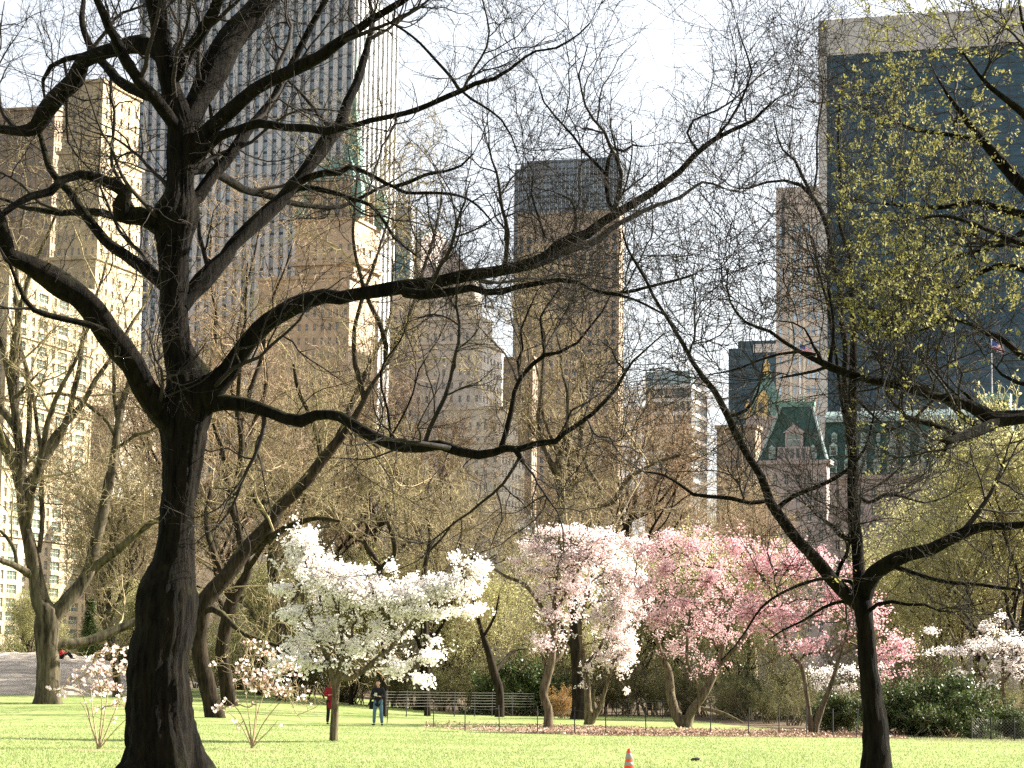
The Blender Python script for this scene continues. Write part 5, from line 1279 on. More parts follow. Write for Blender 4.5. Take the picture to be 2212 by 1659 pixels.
for (k, px, d, rz, s, label) in (
  (1, 1900, 140, 1.4, 0.72, 'yellow green leafing tree right behind the slender forked trunk'),
  (0, 2010, 135, 2.9, 0.82, 'yellow green leafing tree with a tall rounded crown below the dark slab'),
  (1, 2110, 130, 4.1, 1.02, 'large pale leafing tree near the right edge, crown hiding the right pavilion'),
  (0, 2215, 125, 5.0, 1.1, 'pale leafing tree cut by the right edge'),
  (1, 1480, 138, 0.9, 0.72, 'yellow green leafing tree rising above the pink blossom'),
  (0, 1360, 140, 3.5, 0.66, 'yellow green leafing tree between the blush and pink blossom'),
  (1, 960, 142, 2.4, 0.66, 'yellow green leafing tree behind the right end of the white magnolia'),
  (0, 850, 146, 1.1, 0.62, 'yellow green leafing tree behind the middle of the white magnolia'),
  (1, 1620, 135, 5.7, 0.66, 'yellow green leafing tree behind the middle of the pink blossom'),
  (1, 760, 144, 0.7, 0.66, 'yellow green leafing tree just left of the middle of the white magnolia'),
  (0, 1055, 146, 1.9, 0.55, 'yellow green leafing tree in the gap between white and blush blossom'),
  (1, 1180, 150, 3.1, 0.72, 'yellow green leafing tree behind the blush blossoming tree'),
  (0, 1560, 140, 4.4, 0.66, 'yellow green leafing tree behind the left half of the deep pink crown'),
  (0, 560, 150, 2.5, 0.55, 'yellow green leafing tree behind the right magnolia shrub'),
  (0, 60, 160, 2.0, 0.45, 'small yellow green tree behind the grey rock'),
  (1, 640, 148, 4.6, 0.55, 'small yellow green tree behind the left end of the white magnolia'),
  (1, 330, 170, 0.1, 0.6, 'small yellow green tree left of the great trunk')):
    wood(VW[k], px, d, rz, s, label, GW)
#PART4
# ------------------------------------------------------------------ blossom trees
def ell_points(ells, n, d, g, dk=0.8):
    w = np.array([rx * ry * q for _, _, rx, ry, q in ells]); w = w / w.sum(); k = g.choice(len(ells), n, p=w)
    v = norm(g.normal(size=(n, 3))) * np.abs(g.normal(0, 0.62, (n, 1))) ** 0.8
    E = np.array(ells)[k]; px = E[:, 0] + v[:, 0] * E[:, 2]; py = E[:, 1] + v[:, 2] * E[:, 3]
    dep = d + v[:, 1] * np.maximum(E[:, 2], E[:, 3]) * dk * d / FPX + g.normal(0, 0.25, n)
    return np.array([pix(a, c, e) for a, c, e in zip(px, py, dep)]), k
def blossom_tree(name, label, cat, bpx, bpy_, stems, ells, n, nfl, petal, size, seed, tintf, group=None, jit=0.09, dd=0.0, bark_='bark_mag', twr=0.0045, opening=(25, 60), dk=0.8, bias=0.25, petals=6, tips_only=False):
    g = np.random.default_rng(seed)
    b = ground(bpx, bpy_); d = b[1]
    root = thing(name, label, cat, b, 0, group)
    fats = []; rootpts = []
    for i, s in enumerate(stems):
        tr = trace(s); h = (g.uniform(-1, 1) * 1.0) if i else 0.0
        pts = [] 
        if i == 0 or tr[0, 1] > bpy_ - 25: pts.append((b[0] + g.normal(0, .02), b[1], b[2] - 0.06, tr[0, 2] * 1.15 * d / FPX))
        for j, (x, y, r) in enumerate(tr):
            q = d + h * (j / max(1, len(tr) - 1)) ** 1.0; p = pix(x, y, q); pts.append((p[0], p[1], p[2], r * q / FPX))
        A = catmull(np.array(pts), 0.12); fats.append((A[:, :3], A[:, 3])); rootpts.append(A[int(len(A) * 0.35):, :3])
    V, Fs = merge_fat([fat_tube(P, r, 12, 0.10, seed + k) for k, (P, r) in enumerate(fats)])
    new_mesh('trunk', V - b, Fs, MT[bark_], root, True)
    pts, _ = ell_points(ells, n, d, g, dk)
    Rp = np.vstack([r[::2] for r in rootpts])
    P, par, w, ch, order = spacetree(Rp, pts, bias)
    e = order; r = twr * w ** 0.42; r = np.minimum(r, 0.045)
    A_, B_ = P[par[e]], P[e]; m = (A_ + B_) / 2 + g.normal(0, 0.03, A_.shape)
    PP = np.stack([A_, m, B_], 1) - b; RR = np.stack([np.minimum(r[par[e]], r[e] * 1.4), r[e], r[e] * 0.9], 1)
    V, F = tubes(PP, RR, 4); new_mesh('branches', V, F, MT[bark_], root)
    leafy = e[w[e] < 9] if not tips_only else e[w[e] < 1.5]
    if tips_only: nfl = min(nfl, len(leafy))
    k = g.choice(leafy, nfl, replace=not tips_only); t = g.uniform(0, 1, (nfl, 1))
    C = P[k] * t + P[par[k]] * (1 - t) + g.normal(0, jit, (nfl, 3))
    if tips_only: C = P[k[: nfl]] + g.normal(0, jit, (nfl, 3))
    D = norm(norm(P[k] - P[par[k]]) * 0.5 + g.normal(0, 0.5, (nfl, 3)) + [0, 0, 0.7])
    tint = tintf(C, g)
    flowers(C - b, D, size, g, 'blossoms', MT[petal], root, tint, petals, opening)
    return root, C
def rt(lo, hi): return lambda C, g: g.uniform(lo, hi, len(C))
blossom_tree('magnolia_tree', 'wide spreading tree covered in pure white blossom, a short trunk lit on its right', 'tree', 718, 1601,
  ['7 2163,1450,27 2172,1250,24 2190,1080,23 8 60,1080,18 150,1030,18 230,960,18 330,880,14 420,770,11 520,700,9 610,640,7 760,560,5', '7 2175,1150,22 2130,980,16 2080,850,12 2020,700,9 1950,560,6', '7 2190,1080,22 8 20,900,15 0,740,11 -20,560,8 -60,350,5', '8 100,1040,14 200,1000,12 330,990,9 470,930,7 600,900,5', '7 2190,1120,18 2120,1040,13 2020,980,10 1900,960,7'],
  [(655, 1185, 40, 55, 1.9), (690, 1240, 70, 40, 2.2), (610, 1272, 42, 13, 1.8), (760, 1275, 95, 36, 4.0), (860, 1292, 100, 32, 4.0), (960, 1270, 80, 34, 3.0), (1035, 1228, 38, 26, 1.4), (1010, 1322, 50, 14, 1.6), (900, 1328, 90, 16, 1.8),
   (640, 1330, 50, 35, .8), (680, 1370, 70, 40, .7), (760, 1400, 90, 50, .45), (650, 1420, 60, 45, .8), (700, 1432, 70, 20, .7), (850, 1440, 70, 28, .6), (925, 1420, 48, 20, 1.3), (905, 1466, 50, 10, 1.0), (940, 1482, 22, 13, .8), (840, 1225, 40, 16, .35), (980, 1205, 30, 14, .4), (760, 1235, 60, 20, .7), (850, 1375, 90, 30, .3), (720, 1345, 70, 30, .5), (950, 1380, 40, 25, .25), (600, 1440, 40, 30, .5), (820, 1350, 60, 20, .6)],
  3200, 36000, 'white_petal', 0.054, 201, rt(0.0, 0.45), jit=0.07, dk=0.7)
blossom_tree('magnolia_tree', 'tall blush white blossoming tree with a curved pale trunk inside the wire fence', 'tree', 1183, 1572,
  ['8 1350,1380,32 1350,1280,28 1320,1180,28 1340,1080,30 1370,980,24 1380,860,20 1390,700,17 1388,600,13 1400,480,9 1420,300,6', '8 1375,760,15 1320,640,14 1250,530,14 1180,460,12 1080,420,10 1000,370,7', '8 1365,990,16 1430,925,14 1445,880,12 1480,800,8', '8 1350,1060,14 1320,960,11 1290,880,8', '8 1390,640,12 1480,500,10 1560,350,7 1640,250,5'],
  [(1230, 1150, 90, 20, 1.4), (1160, 1190, 55, 26, 1.2), (1250, 1205, 105, 42, 1.3), (1160, 1235, 50, 22, .9), (1230, 1270, 70, 50, .9), (1200, 1330, 50, 40, .7), (1185, 1390, 48, 28, .8), (1290, 1165, 60, 26, 1.3), (1175,1275,50,30,.5), (1350, 1170, 50, 20, .7), (1120, 1215, 30, 22, .5)],
  1700, 10500, 'blush_petal', 0.06, 202, rt(0.0, 0.6), jit=0.07)
blossom_tree('magnolia_tree', 'drooping white blossoming tree with forked trunk right of the curved pale trunk', 'tree', 1270, 1566,
  ['8 1610,1360,28 1605,1200,22 1600,1080,20 1570,900,15 1560,700,11 1620,500,8', '8 1620,1370,22 1680,1270,15 1720,1150,12 1740,1080,10 1780,950,7', '8 1650,1340,12 1640,1230,9 1650,1150,7', '8 1590,1000,12 1700,850,9 1780,650,7'],
  [(1310, 1185, 50, 38, 1.3), (1330, 1240, 58, 55, 1.6), (1345, 1310, 50, 58, 1.6), (1332, 1380, 45, 48, 1.4), (1340, 1430, 38, 36, .9), (1290, 1330, 45, 50, .9), (1270, 1440, 30, 28, .4), (1362, 1400, 24, 48, 1.2), (1355, 1492, 22, 10, .4), (1258, 1482, 18, 10, .4), (1300,1420,40,30,.6), (1365, 1250, 40, 50, .9)],
  1500, 12500, 'blush_petal', 0.06, 203, rt(0.0, 0.35), jit=0.07)
blossom_tree('magnolia_tree', 'pink blossoming tree with several leaning stems left of the deepest pink crown', 'tree', 1482, 1572,
  ['9 20,1380,36 50,1290,30 130,1180,26 200,1040,21 260,850,16 300,700,11 360,480,8', '8 2195,1350,30 2145,1200,30 2130,1040,26 2080,920,17 2020,700,12 1930,500,8', '9 120,1190,14 30,1000,12 20,850,10 40,650,7', '9 210,1020,14 360,850,12 450,700,9 520,560,6', '9 110,1270,12 240,1300,12 330,1340,9 380,1365,6'],
  [(1395, 1190, 55, 34, 1.1), (1385, 1270, 40, 50, .8), (1450, 1165, 60, 25, .9), (1440, 1230, 70, 58, 1), (1500, 1180, 60, 50, 1.1), (1540, 1250, 80, 70, 1.2), (1480, 1310, 80, 58, 1), (1420, 1330, 60, 50, .8), (1540, 1360, 80, 48, .8), (1460, 1400, 70, 36, .4), (1530, 1440, 60, 36, .3)],
  1900, 11500, 'pink_petal', 0.055, 204, lambda C, g: np.clip(0.05 + 0.05 * (C[:, 0] - 5) + g.uniform(-0.2, 0.5, len(C)), 0, 1), jit=0.08)
blossom_tree('magnolia_tree', 'deepest pink blossoming tree with a V shaped trunk behind the slender dark tree', 'tree', 1760, 1584,
  ['9 832,1410,28 815,1330,17 790,1150,14 760,1000,13 700,930,11 670,850,9 600,640,7 540,450,5', '9 850,1400,26 900,1250,18 960,1100,15 1000,960,13 1020,900,11 1060,760,8 1100,560,6', '9 715,945,9 620,820,8 500,720,6', '9 1010,930,9 1150,860,8 1300,800,6'],
  [(1590, 1180, 55, 45, 1), (1640, 1220, 80, 55, 1.2), (1710, 1220, 70, 55, 1.2), (1620, 1320, 70, 60, 1), (1700, 1330, 90, 60, 1), (1780, 1215, 50, 45, .8), (1800, 1290, 60, 60, 1), (1850, 1235, 45, 35, .7), (1870, 1330, 60, 65, 1), (1900, 1415, 50, 45, .8), (1945, 1400, 45, 45, .8), (1740, 1400, 80, 28, .8), (1962, 1450, 16, 22, .5), (1900, 1465, 45, 16, .4)],
  2200, 13500, 'pink_petal', 0.055, 205, lambda C, g: np.clip(0.30 + g.uniform(-0.3, 0.6, len(C)), 0, 1), jit=0.08)
blossom_tree('dogwood_tree', 'small cream white blossoming tree low between the V trunk and the slender dark tree', 'tree', 1843, 1574,
  ['9 1095,1400,9 1092,1300,8 1090,1180,7 1060,1100,6 980,1050,5', '9 1092,1250,6 1150,1120,5 1230,1050,4'],
  [(1785, 1455, 45, 26, 1), (1822, 1488, 42, 14, 1), (1768, 1478, 36, 20, .7), (1890, 1440, 30, 26, .5), (1840, 1450, 40, 25, .6)],
  500, 1800, 'white_petal', 0.05, 206, rt(0.2, 0.8), jit=0.07)
blossom_tree('cherry_tree', 'flat layered white blossoming tree at the right edge above the evergreen shrub', 'tree', 2173, 1590,
  ['9 2085,1440,15 2085,1300,12 2070,1180,11 2065,1000,9 2060,850,7 2040,700,4', '9 2080,1230,12 2030,1160,10 1980,1120,8 1900,1010,6', '9 2075,1100,9 2150,1000,7 2230,900,5'],
  [(2015, 1362, 24, 8, 1), (2140, 1355, 38, 15, 1.1), (2165, 1330, 22, 12, .6), (2050, 1408, 70, 13, 1.6), (2140, 1395, 78, 24, 1.5), (2210, 1400, 60, 38, 1.3), (2190, 1440, 60, 18, .9), (2075, 1458, 34, 14, 1.3), (2130, 1480, 46, 12, .5), (2250, 1450, 60, 26, .8)],
  1300, 7000, 'white_petal', 0.05, 207, rt(0.3, 0.9), jit=0.06)
blossom_tree('magnolia_shrub', 'small pink and white magnolia shrub left of the great trunk', 'shrub', 213, 1620,
  ['7 640,1520,5.4 650,1400,4.2 660,1250,3.6 640,1100,3.0 600,950,1.8', '7 630,1510,5.4 590,1380,4.2 560,1250,3.6 500,1120,2.4 440,1060,1.8', '7 650,1520,4.8 700,1400,4.2 760,1250,3.0 800,1120,1.8', '7 645,1520,4.8 680,1300,3.6 700,1150,3.0 690,1000,1.8', '7 635,1520,4.2 600,1300,3.6 590,1150,2.4', '7 648,1530,4.2 740,1420,3.0 830,1330,1.8', '7 636,1520,3.6 560,1300,3.0 520,1230,2.4'],
  [(243, 1405, 40, 14, 1.2), (200, 1420, 30, 11, .7), (215, 1450, 65, 20, 1), (220, 1485, 60, 20, .9), (130, 1492, 28, 14, .7), (165, 1465, 25, 12, .5), (255, 1520, 26, 13, .7), (200, 1530, 30, 10, .4), (170, 1540, 10, 8, .15), (245, 1560, 18, 10, .2), (270,1445,20,25,.8)],
  420, 330, 'blush_petal', 0.088, 208, rt(0.0, 0.75), jit=0.03, bark_='stem', twr=0.0042, tips_only=True, opening=(15, 42))
blossom_tree('magnolia_shrub', 'small pink and white magnolia shrub right of the great trunk before the white tree', 'shrub', 545, 1617,
  ['7 1635,1510,6.0 1650,1380,4.2 1660,1250,3.6 1640,1100,3.0 1600,950,1.8', '7 1630,1510,5.4 1590,1380,4.2 1540,1280,3.0 1450,1200,1.8', '7 1640,1510,4.8 1700,1380,3.6 1790,1260,3.0 1870,1180,1.8', '7 1640,1510,4.8 1670,1300,3.6 1720,1150,3.0 1760,1000,1.8', '7 1632,1510,4.2 1610,1300,3.0 1580,1120,2.4 1530,1000,1.8', '7 1640,1520,4.2 1740,1420,3.0 1800,1350,1.8', '7 1630,1520,3.6 1560,1380,3.0 1480,1300,2.4 1400,1270,1.8'],
  [(540, 1390, 18, 11, .9), (572, 1412, 40, 16, 1), (620, 1440, 50, 26, .9), (520, 1440, 30, 16, .9), (572, 1460, 60, 22, 1.1), (602, 1490, 55, 16, 1), (540, 1482, 40, 16, .8), (460, 1437, 12, 7, .5), (478, 1530, 34, 12, .5), (455, 1510, 10, 7, .3), (600, 1556, 14, 14, .3), (652, 1510, 22, 8, .6), (510, 1560, 20, 12, .25), (630, 1550, 8, 8, .15), (545,1520,30,14,.3)],
  480, 400, 'blush_petal', 0.084, 209, rt(0.0, 0.8), jit=0.03, bark_='stem', twr=0.0042, tips_only=True, opening=(15, 42))

# ------------------------------------------------------------------ evergreen and bare shrubs
def shrub(name, seed, w, h, stems, leafn, leaf, size, twigm='stem', dn=1.0, rmin=0.006, spread=0.9):
    g = np.random.default_rng(seed); root = thing(name, 'x', 'shrub')
    S = np.zeros((stems, 3)); S[:, :2] = g.normal(0, w * 0.10, (stems, 2)); a = g.uniform(0, 6.28, stems); k = g.uniform(0.15, spread, stems)
    D = np.stack([np.cos(a) * k * w / h, np.sin(a) * k * w / h, np.ones(stems)], -1)
    P, Rr = grow(S, D, h * g.uniform(0.6, 1.05, stems), np.full(stems, 0.012 * h), np.full(stems, 0.006), 12, 0.14, 0.02, g)
    tw = Twigs(); tw.add(P, Rr, 5)
    S2, D2_, r2_, _ = spawn(P, Rr, 9, g, 0.2); n = len(S2)
    P2, R2 = grow(S2, D2_, g.uniform(0.2, 0.5, n) * h * 0.8, np.clip(r2_ * .6, rmin, .03), np.full(n, rmin), 7, 0.2, 0.04, g); tw.add(P2, R2, 4)
    S3, D3_, r3_, _ = spawn(P2, R2, 6, g, 0.15); n = len(S3)
    P3, R3 = grow(S3, D3_, g.uniform(0.08, 0.25, n) * h * 0.8, np.full(n, rmin), np.full(n, rmin * .7), 4, 0.25, 0.03, g); tw.add(P3, R3, 3)
    tw.mesh('stems', MT[twigm], root)
    if leafn:
        i = g.choice(len(P3), leafn); j = g.integers(1, 5, leafn); C = P3[i, j] + g.normal(0, 0.05 * h ** .5, (leafn, 3))
        leaves(C, size, g, 'leaves', MT[leaf], root, aspect=0.5)
    return root
def put(v, px, d, rz, s, label, group, used=used):
    p = place(px, d)
    if v.name not in used:
        used.add(v.name); v.location = [float(q) for q in p]; v.rotation_euler = (0, 0, rz); v.scale = s if isinstance(s, tuple) else (s,) * 3; tag(v, label, None, group); return v
    return dup(v, p, rz, s, label, group)
SE = shrub('evergreen_shrub', 301, 3.0, 2.4, 16, 16000, 'shrub_leaf', 0.13)
SB = shrub('bare_shrub', 302, 4.0, 4.5, 16, 9000, 'thicket_leaf', 0.11, 'twig_mid', rmin=0.012)
SC_ = shrub('bare_shrub', 303, 5.0, 5.5, 14, 2500, 'thicket_leaf', 0.11, 'twig_red', rmin=0.013)
SF = shrub('flowering_shrub', 304, 1.8, 1.9, 14, 5000, 'forsythia', 0.07)
GE = 'evergreen shrubs at the back of the lawn'
for px, d, s, rz, l in ((2040, 86, 1.0, 0.2, 'large glossy evergreen shrub under the white blossom at the right edge'), (1985, 88, 0.8, 2.0, 'glossy evergreen shrub just right of the slender dark trunk'), (1925, 87, 0.75, 1.0, 'small glossy evergreen shrub pressed behind the slender dark trunk'),
    (1815, 93, 0.7, 3.0, 'dark glossy evergreen shrub behind the V shaped trunk'), (1120, 132, 1.35, 4.0, 'big yellowish evergreen shrub behind the rear wire fence'), (1160, 136, 1.0, 5.0, 'rounded evergreen shrub just left of the orange flowering shrub'),
    (2100, 89, 0.7, 0.7, 'low evergreen shrub at the start of the mesh fence'), (310, 168, 1.2, 2.5, 'dark evergreen shrub behind the boulder, left of the great trunk'), (2200, 86, 0.5, 2.2, 'low evergreen shrub in the corner at the right edge'), (1620, 126, 1.0, 1.2, 'evergreen shrub behind the fallen limb')):
    put(SE, px, d, rz, s, l, GE)
put(SF, 1212, 122, 0.5, 0.8, 'small orange yellow flowering shrub beside the curved pale trunk', None)
GT = 'thicket of bare shrubs along the back of the lawn'
ks = [(SB, 20, 172, 0.90), (SC_, 90, 178, 0.90), (SB, 150, 176, 0.81), (SC_, 215, 172, 0.99), (SB, 270, 174, 0.90), (SC_, 335, 170, 0.99), (SB, 470, 158, 0.90), (SC_, 515, 165, 0.90), (SB, 560, 152, 0.81), (SC_, 620, 158, 0.99), (SB, 660, 150, 0.77), (SC_, 720, 154, 0.90), (SB, 770, 148, 0.65), (SC_, 815, 150, 0.90), (SB, 860, 144, 0.58), (SC_, 905, 146, 0.68), (SB, 950, 140, 0.61),
      (SC_, 1000, 143, 0.72), (SB, 1045, 140, 0.65), (SC_, 1100, 142, 0.72), (SB, 1250, 138, 0.61), (SC_, 1300, 140, 0.72), (SB, 1350, 138, 0.65), (SC_, 1400, 134, 0.65), (SB, 1450, 132, 0.58), (SC_, 1510, 130, 0.65), (SB, 1560, 124, 0.43), (SC_, 1610, 122, 0.50), (SB, 1660, 116, 0.40), (SC_, 1710, 112, 0.43), (SB, 1760, 106, 0.34), (SC_, 1800, 104, 0.40), (SB, 1850, 100, 0.34), (SC_, 1900, 102, 0.40), (SB, 1960, 100, 0.37), (SC_, 2010, 104, 0.43), (SB, 2065, 98, 0.34), (SC_, 2120, 100, 0.37), (SB, 2170, 96, 0.34), (SC_, 2215, 98, 0.37),
      (SB, 1200, 150, 0.99), (SC_, 1240, 160, 1.08), (SB, 1480, 150, 0.99), (SC_, 1580, 150, 1.08), (SB, 1700, 140, 0.79), (SC_, 1820, 135, 0.79), (SB, 1930, 130, 0.72), (SC_, 2040, 128, 0.79), (SB, 2150, 124, 0.68), (SC_, 420, 185, 1.26), (SB, 700, 178, 1.26), (SC_, 860, 180, 1.26), (SB, 1020, 178, 1.26), (SC_, 1140, 176, 1.26), (SB, 1340, 176, 1.26), (SB, 560, 186, 1.35), (SC_, 1430, 178, 1.26)]
def undergrowth():
    """the thicket is one uncountable mass of stems and leaves"""
    Vs, Fs, fm, tt, o = [], [], [], [], 0
    for i, (v, px, d, s) in enumerate(sorted(ks, key=lambda q: q[1])):
        b = place(px, d); a = i * 1.7; c, n_ = math.cos(a), math.sin(a); Rz = np.array([[c, -n_, 0], [n_, c, 0], [0, 0, 1]])
        for ch in v.children:
            me = ch.data; V = np.empty(len(me.vertices) * 3, np.float32); me.vertices.foreach_get('co', V); F = np.empty(len(me.loops), np.int32); me.loops.foreach_get('vertex_index', F)
            Vs.append(V.reshape(-1, 3) @ Rz.T * s + b); Fs.append(F.reshape(-1, 4) + o); o += len(V) // 3
            leafy = ch.name.startswith('leaves'); k = len(F) // 4; fm.append(np.full(k, 2 if leafy else (0 if v is SB else 1)))
            tt.append(np.random.default_rng(i).uniform(0, 1, k))
    ob = new_mesh('undergrowth', np.vstack(Vs), np.vstack(Fs), [MT['thicket_twig'], MT['thicket_twig'], MT['thicket_leaf']], fm=np.concatenate(fm), attr=np.concatenate(tt))
    tag(ob, 'tangled bare and half leafing thicket along the back of the lawn', 'undergrowth', kind='stuff')
    for v in (SB, SC_):
        for ch in list(v.children): bpy.data.objects.remove(ch)
        bpy.data.objects.remove(v)
undergrowth()
# spruce behind the rock
def conifer(label, px, d, h, seed):
    g = np.random.default_rng(seed); b = place(px, d); root = thing('spruce_tree', label, 'tree', b)
    mb = MB(); mb.bar((0, 0, -0.1), (0, 0, h), 0.016 * h + .05, 8, 0.02); mb.build('trunk', [MT['bark_mid']], root)
    C = []
    for k in range(34):
        z = h * (0.08 + 0.9 * k / 34); rr = (1 - k / 35) * h * 0.22
        for _ in range(9):
            a = g.uniform(0, 6.28); n = 16; t = np.linspace(0.1, 1, n)
            C.append(np.stack([np.cos(a) * rr * t, np.sin(a) * rr * t, z - 0.25 * rr * t ** 2 + 0 * t], -1) + g.normal(0, 0.06, (n, 3)))
    C = np.vstack(C); C = np.repeat(C, 3, 0) + g.normal(0, 0.05, (len(C) * 3, 3)); leaves(C, 0.16, g, 'foliage', MT['shrub_leaf'], root, aspect=0.25)
conifer('dark little spruce behind the rock between the plane tree and the great trunk', 190, 165, 6.2, 5)
conifer('dark spruce half hidden by the great trunk on its left side', 292, 172, 7.5, 6)

# ------------------------------------------------------------------ rock
def rock():
    d = 146.0; g = np.random.default_rng(9); b = place(110, d); root_loc = b
    nx, ny = 150, 60; X = np.linspace(-7.5, 6.5, nx); Y = np.linspace(-13, 8, ny); XX, YY = np.meshgrid(X, Y)
    u = (XX + 0.5) / 7.0; v = np.where(YY < 1, (YY - 1) / 13.0, (YY - 1) / 7.0)
    base = np.clip(1 - np.abs(u) ** 2.6 - np.abs(v) ** 1.6, 0, 1) ** 0.6
    H = 2.45 * base * (1 - 0.20 * np.clip(u, 0, 1)) * 1.0
    for f, a in ((0.9, .10), (2.1, .06), (4.7, .03), (9.5, .018)):
        H = H + base * a * np.sin(f * XX + 1.7 * f) * np.sin(f * 1.6 * YY + .6 * XX)
    st = 0.16; H = H * 0.5 + 0.5 * (np.floor(H / st) * st + st * sm(0.35, 1.0, (H / st) % 1))
    Z = H - 0.15
    P = np.stack([XX, YY, Z], -1)
    gzv = gz(XX + b[0], YY + b[1]) - b[2]; P[..., 2] += gzv
    idx = np.arange(nx * ny).reshape(ny, nx); F = np.stack([idx[:-1, :-1], idx[:-1, 1:], idx[1:, 1:], idx[1:, :-1]], -1).reshape(-1, 4)
    m = mat('grey_schist', (0.58, 0.50, 0.40), 0.85, col2=(0.30, 0.25, 0.20), scale=1.6, stretch=(0.35, 0.8, 5), bump=0.12, bscale=1.3)
    o = new_mesh('boulder', P.reshape(-1, 3), F, m, smooth=True); o.location = [float(q) for q in b]
    tag(o, 'broad low grey rock outcrop with tree shadows behind the plane tree', 'rock')
    return b, P
RB, RP = rock()
def rock_z(x, y):
    q = RP.reshape(-1, 3); i = np.argmin((q[:, 0] + RB[0] - x) ** 2 + (q[:, 1] + RB[1] - y) ** 2); return float(q[i, 2] + RB[2])

# ------------------------------------------------------------------ fallen petals and leaves under the blossom
def litter():
    g = np.random.default_rng(12); n = 26000; px = g.uniform(930, 1960, n); d = 84.5 + 16 * g.uniform(0, 1, n) ** 1.5
    base = np.array([np.interp(p, [900, 1100, 1300, 1500, 1700, 1960], [92, 87, 83.5, 82.5, 81.5, 80.5]) for p in px]); d = base + (d - 84.5)
    keep = g.random(n) < np.where(px < 1150, 0.35, 1.0); px, d = px[keep], d[keep]
    x = (px - CX) / FPX * d; z = gz(x, d) + 0.012
    C = np.stack([x, d, z], -1); n = len(C); a = norm(np.stack([g.normal(size=n), g.normal(size=n), np.abs(g.normal(0, .35, n))], -1)); b2 = perp(a, g); b2[:, 2] *= 0.3; s = g.uniform(0.05, 0.12, n)[:, None]
    V = np.stack([C, C + a * s * .5 + b2 * s * .3, C + a * s, C + a * s * .5 - b2 * s * .3], 1).reshape(-1, 3)
    o = new_mesh('fallen_leaves', V, np.arange(4 * n).reshape(n, 4), MT['litter'], attr=g.uniform(0, 1, n)); tag(o, 'pinkish brown fallen petals and leaves inside the wire fence', 'leaf litter', kind='stuff')
    xs = np.linspace(0, 1, 90); V, nr = [], 14
    for j in range(nr):
        for t in xs:
            p = 990 + (1965 - 990) * t; bse = np.interp(p, [900, 1100, 1300, 1500, 1700, 1960], [92, 87, 83.5, 82.5, 81.5, 80.5]) + 0.3 * math.sin(t * 37) + 0.2 * math.sin(t * 91)
            dd = bse + (14 * j / (nr - 1)) * min(1, 3 * t + .25) * (1 + 0.15 * math.sin(t * 23)); xx = (p - CX) / FPX * dd; V.append((xx, dd, float(gz(xx, dd)) + 0.006))
    idx = np.arange(nr * 90).reshape(nr, 90); F = np.stack([idx[:-1, :-1], idx[:-1, 1:], idx[1:, 1:], idx[1:, :-1]], -1).reshape(-1, 4)
    o = new_mesh('mulch_bed', np.array(V), F, mat('mulch', (0.26, 0.17, 0.12), 0.95, col2=(0.11, 0.08, 0.045), scale=5, bump=.03), smooth=True); tag(o, kind='structure')
litter()
for px, py in ((213, 1622), (548, 1620)):
    b = ground(px, py); V = [(b[0], b[1], b[2] + .02)] ; n = 26
    for i in range(n): a = 2 * math.pi * i / n; r = 1.0 + .25 * math.sin(3 * a) + .1 * math.sin(7 * a); V.append((b[0] + r * math.cos(a) * .9, b[1] + r * math.sin(a), float(gz(b[0], b[1])) + 0.006))
    o = new_mesh('mulch_ring', np.array(V), np.array([(0, 1 + i, 1 + (i + 1) % n) for i in range(n)]), mat('ring_mulch', (0.30, 0.24, 0.12), 0.95, col2=(0.16, 0.14, 0.06), scale=6)); tag(o, kind='structure')

# ------------------------------------------------------------------ fences
iron = mat('black_iron', (0.015, 0.015, 0.015), 0.6); wirem = mat('steel_wire', (0.10, 0.10, 0.09), 0.4, metal=0.5); railm = mat('grey_rail', (0.16, 0.15, 0.13), 0.5, metal=0.3)
def fence(label, posts, h, wires, wr, post_r=0.027, wm=None, lean=0.0, seed=0, straight=False):
    g = np.random.default_rng(seed); P = [ground(x, y) for x, y in posts]
    if straight:
        P = [place(x, P[0][1] + (P[-1][1] - P[0][1]) * k / (len(P) - 1)) for k, (x, y) in enumerate(posts)]
    root = thing('wire_fence', label, 'fence', P[0]); o0 = P[0]; tops = []
    for p in P:
        q = p - o0; l = g.normal(0, lean, 2); mb = MB(); mb.bar((q[0], q[1], q[2] - .1), (q[0] + l[0], q[1] + l[1], q[2] + h), post_r, 6); mb.bar((q[0] + l[0], q[1] + l[1], q[2] + h), (q[0] + l[0], q[1] + l[1], q[2] + h + .03), post_r * 1.4, 6); mb.build('post', [iron], root); tops.append((q, l))
    for w in wires:
        mb = MB()
        for (a, la), (b, lb) in zip(tops[:-1], tops[1:]):
            prev = None
            for k in range(7):
                t = k / 6; z = w * h - 0.05 * h * 4 * t * (1 - t) * (1 if len(wires) < 5 else .15); s_ = w
                c = (a[0] * (1 - t) + b[0] * t + (la[0] * (1 - t) + lb[0] * t) * w, a[1] * (1 - t) + b[1] * t - post_r, a[2] * (1 - t) + b[2] * t + z)
                if prev: mb.bar(prev, c, wr, 4)
                prev = c
        mb.build('rail' if wr > .008 else 'wire', [wm or wirem], root)
    return root
o8 = lambda x, y: (734 + x / 3, 1106 + y / 3); o9 = lambda x, y: (1478 + x / 3, 1106 + y / 3)
fence('low fence of black stakes and thin wires round the blossoming trees', [o8(305, 1370), o8(605, 1400), o8(812, 1420), o8(1037, 1422), o8(1283, 1432), o8(1520, 1437), o8(1723, 1437), o8(1985, 1437), o9(170, 1440), o9(415, 1445), o9(615, 1446), o9(790, 1452), o9(965, 1458), o9(1115, 1462)], 0.92, (0.35, 0.9), 0.003, 0.02, lean=.03, seed=3)
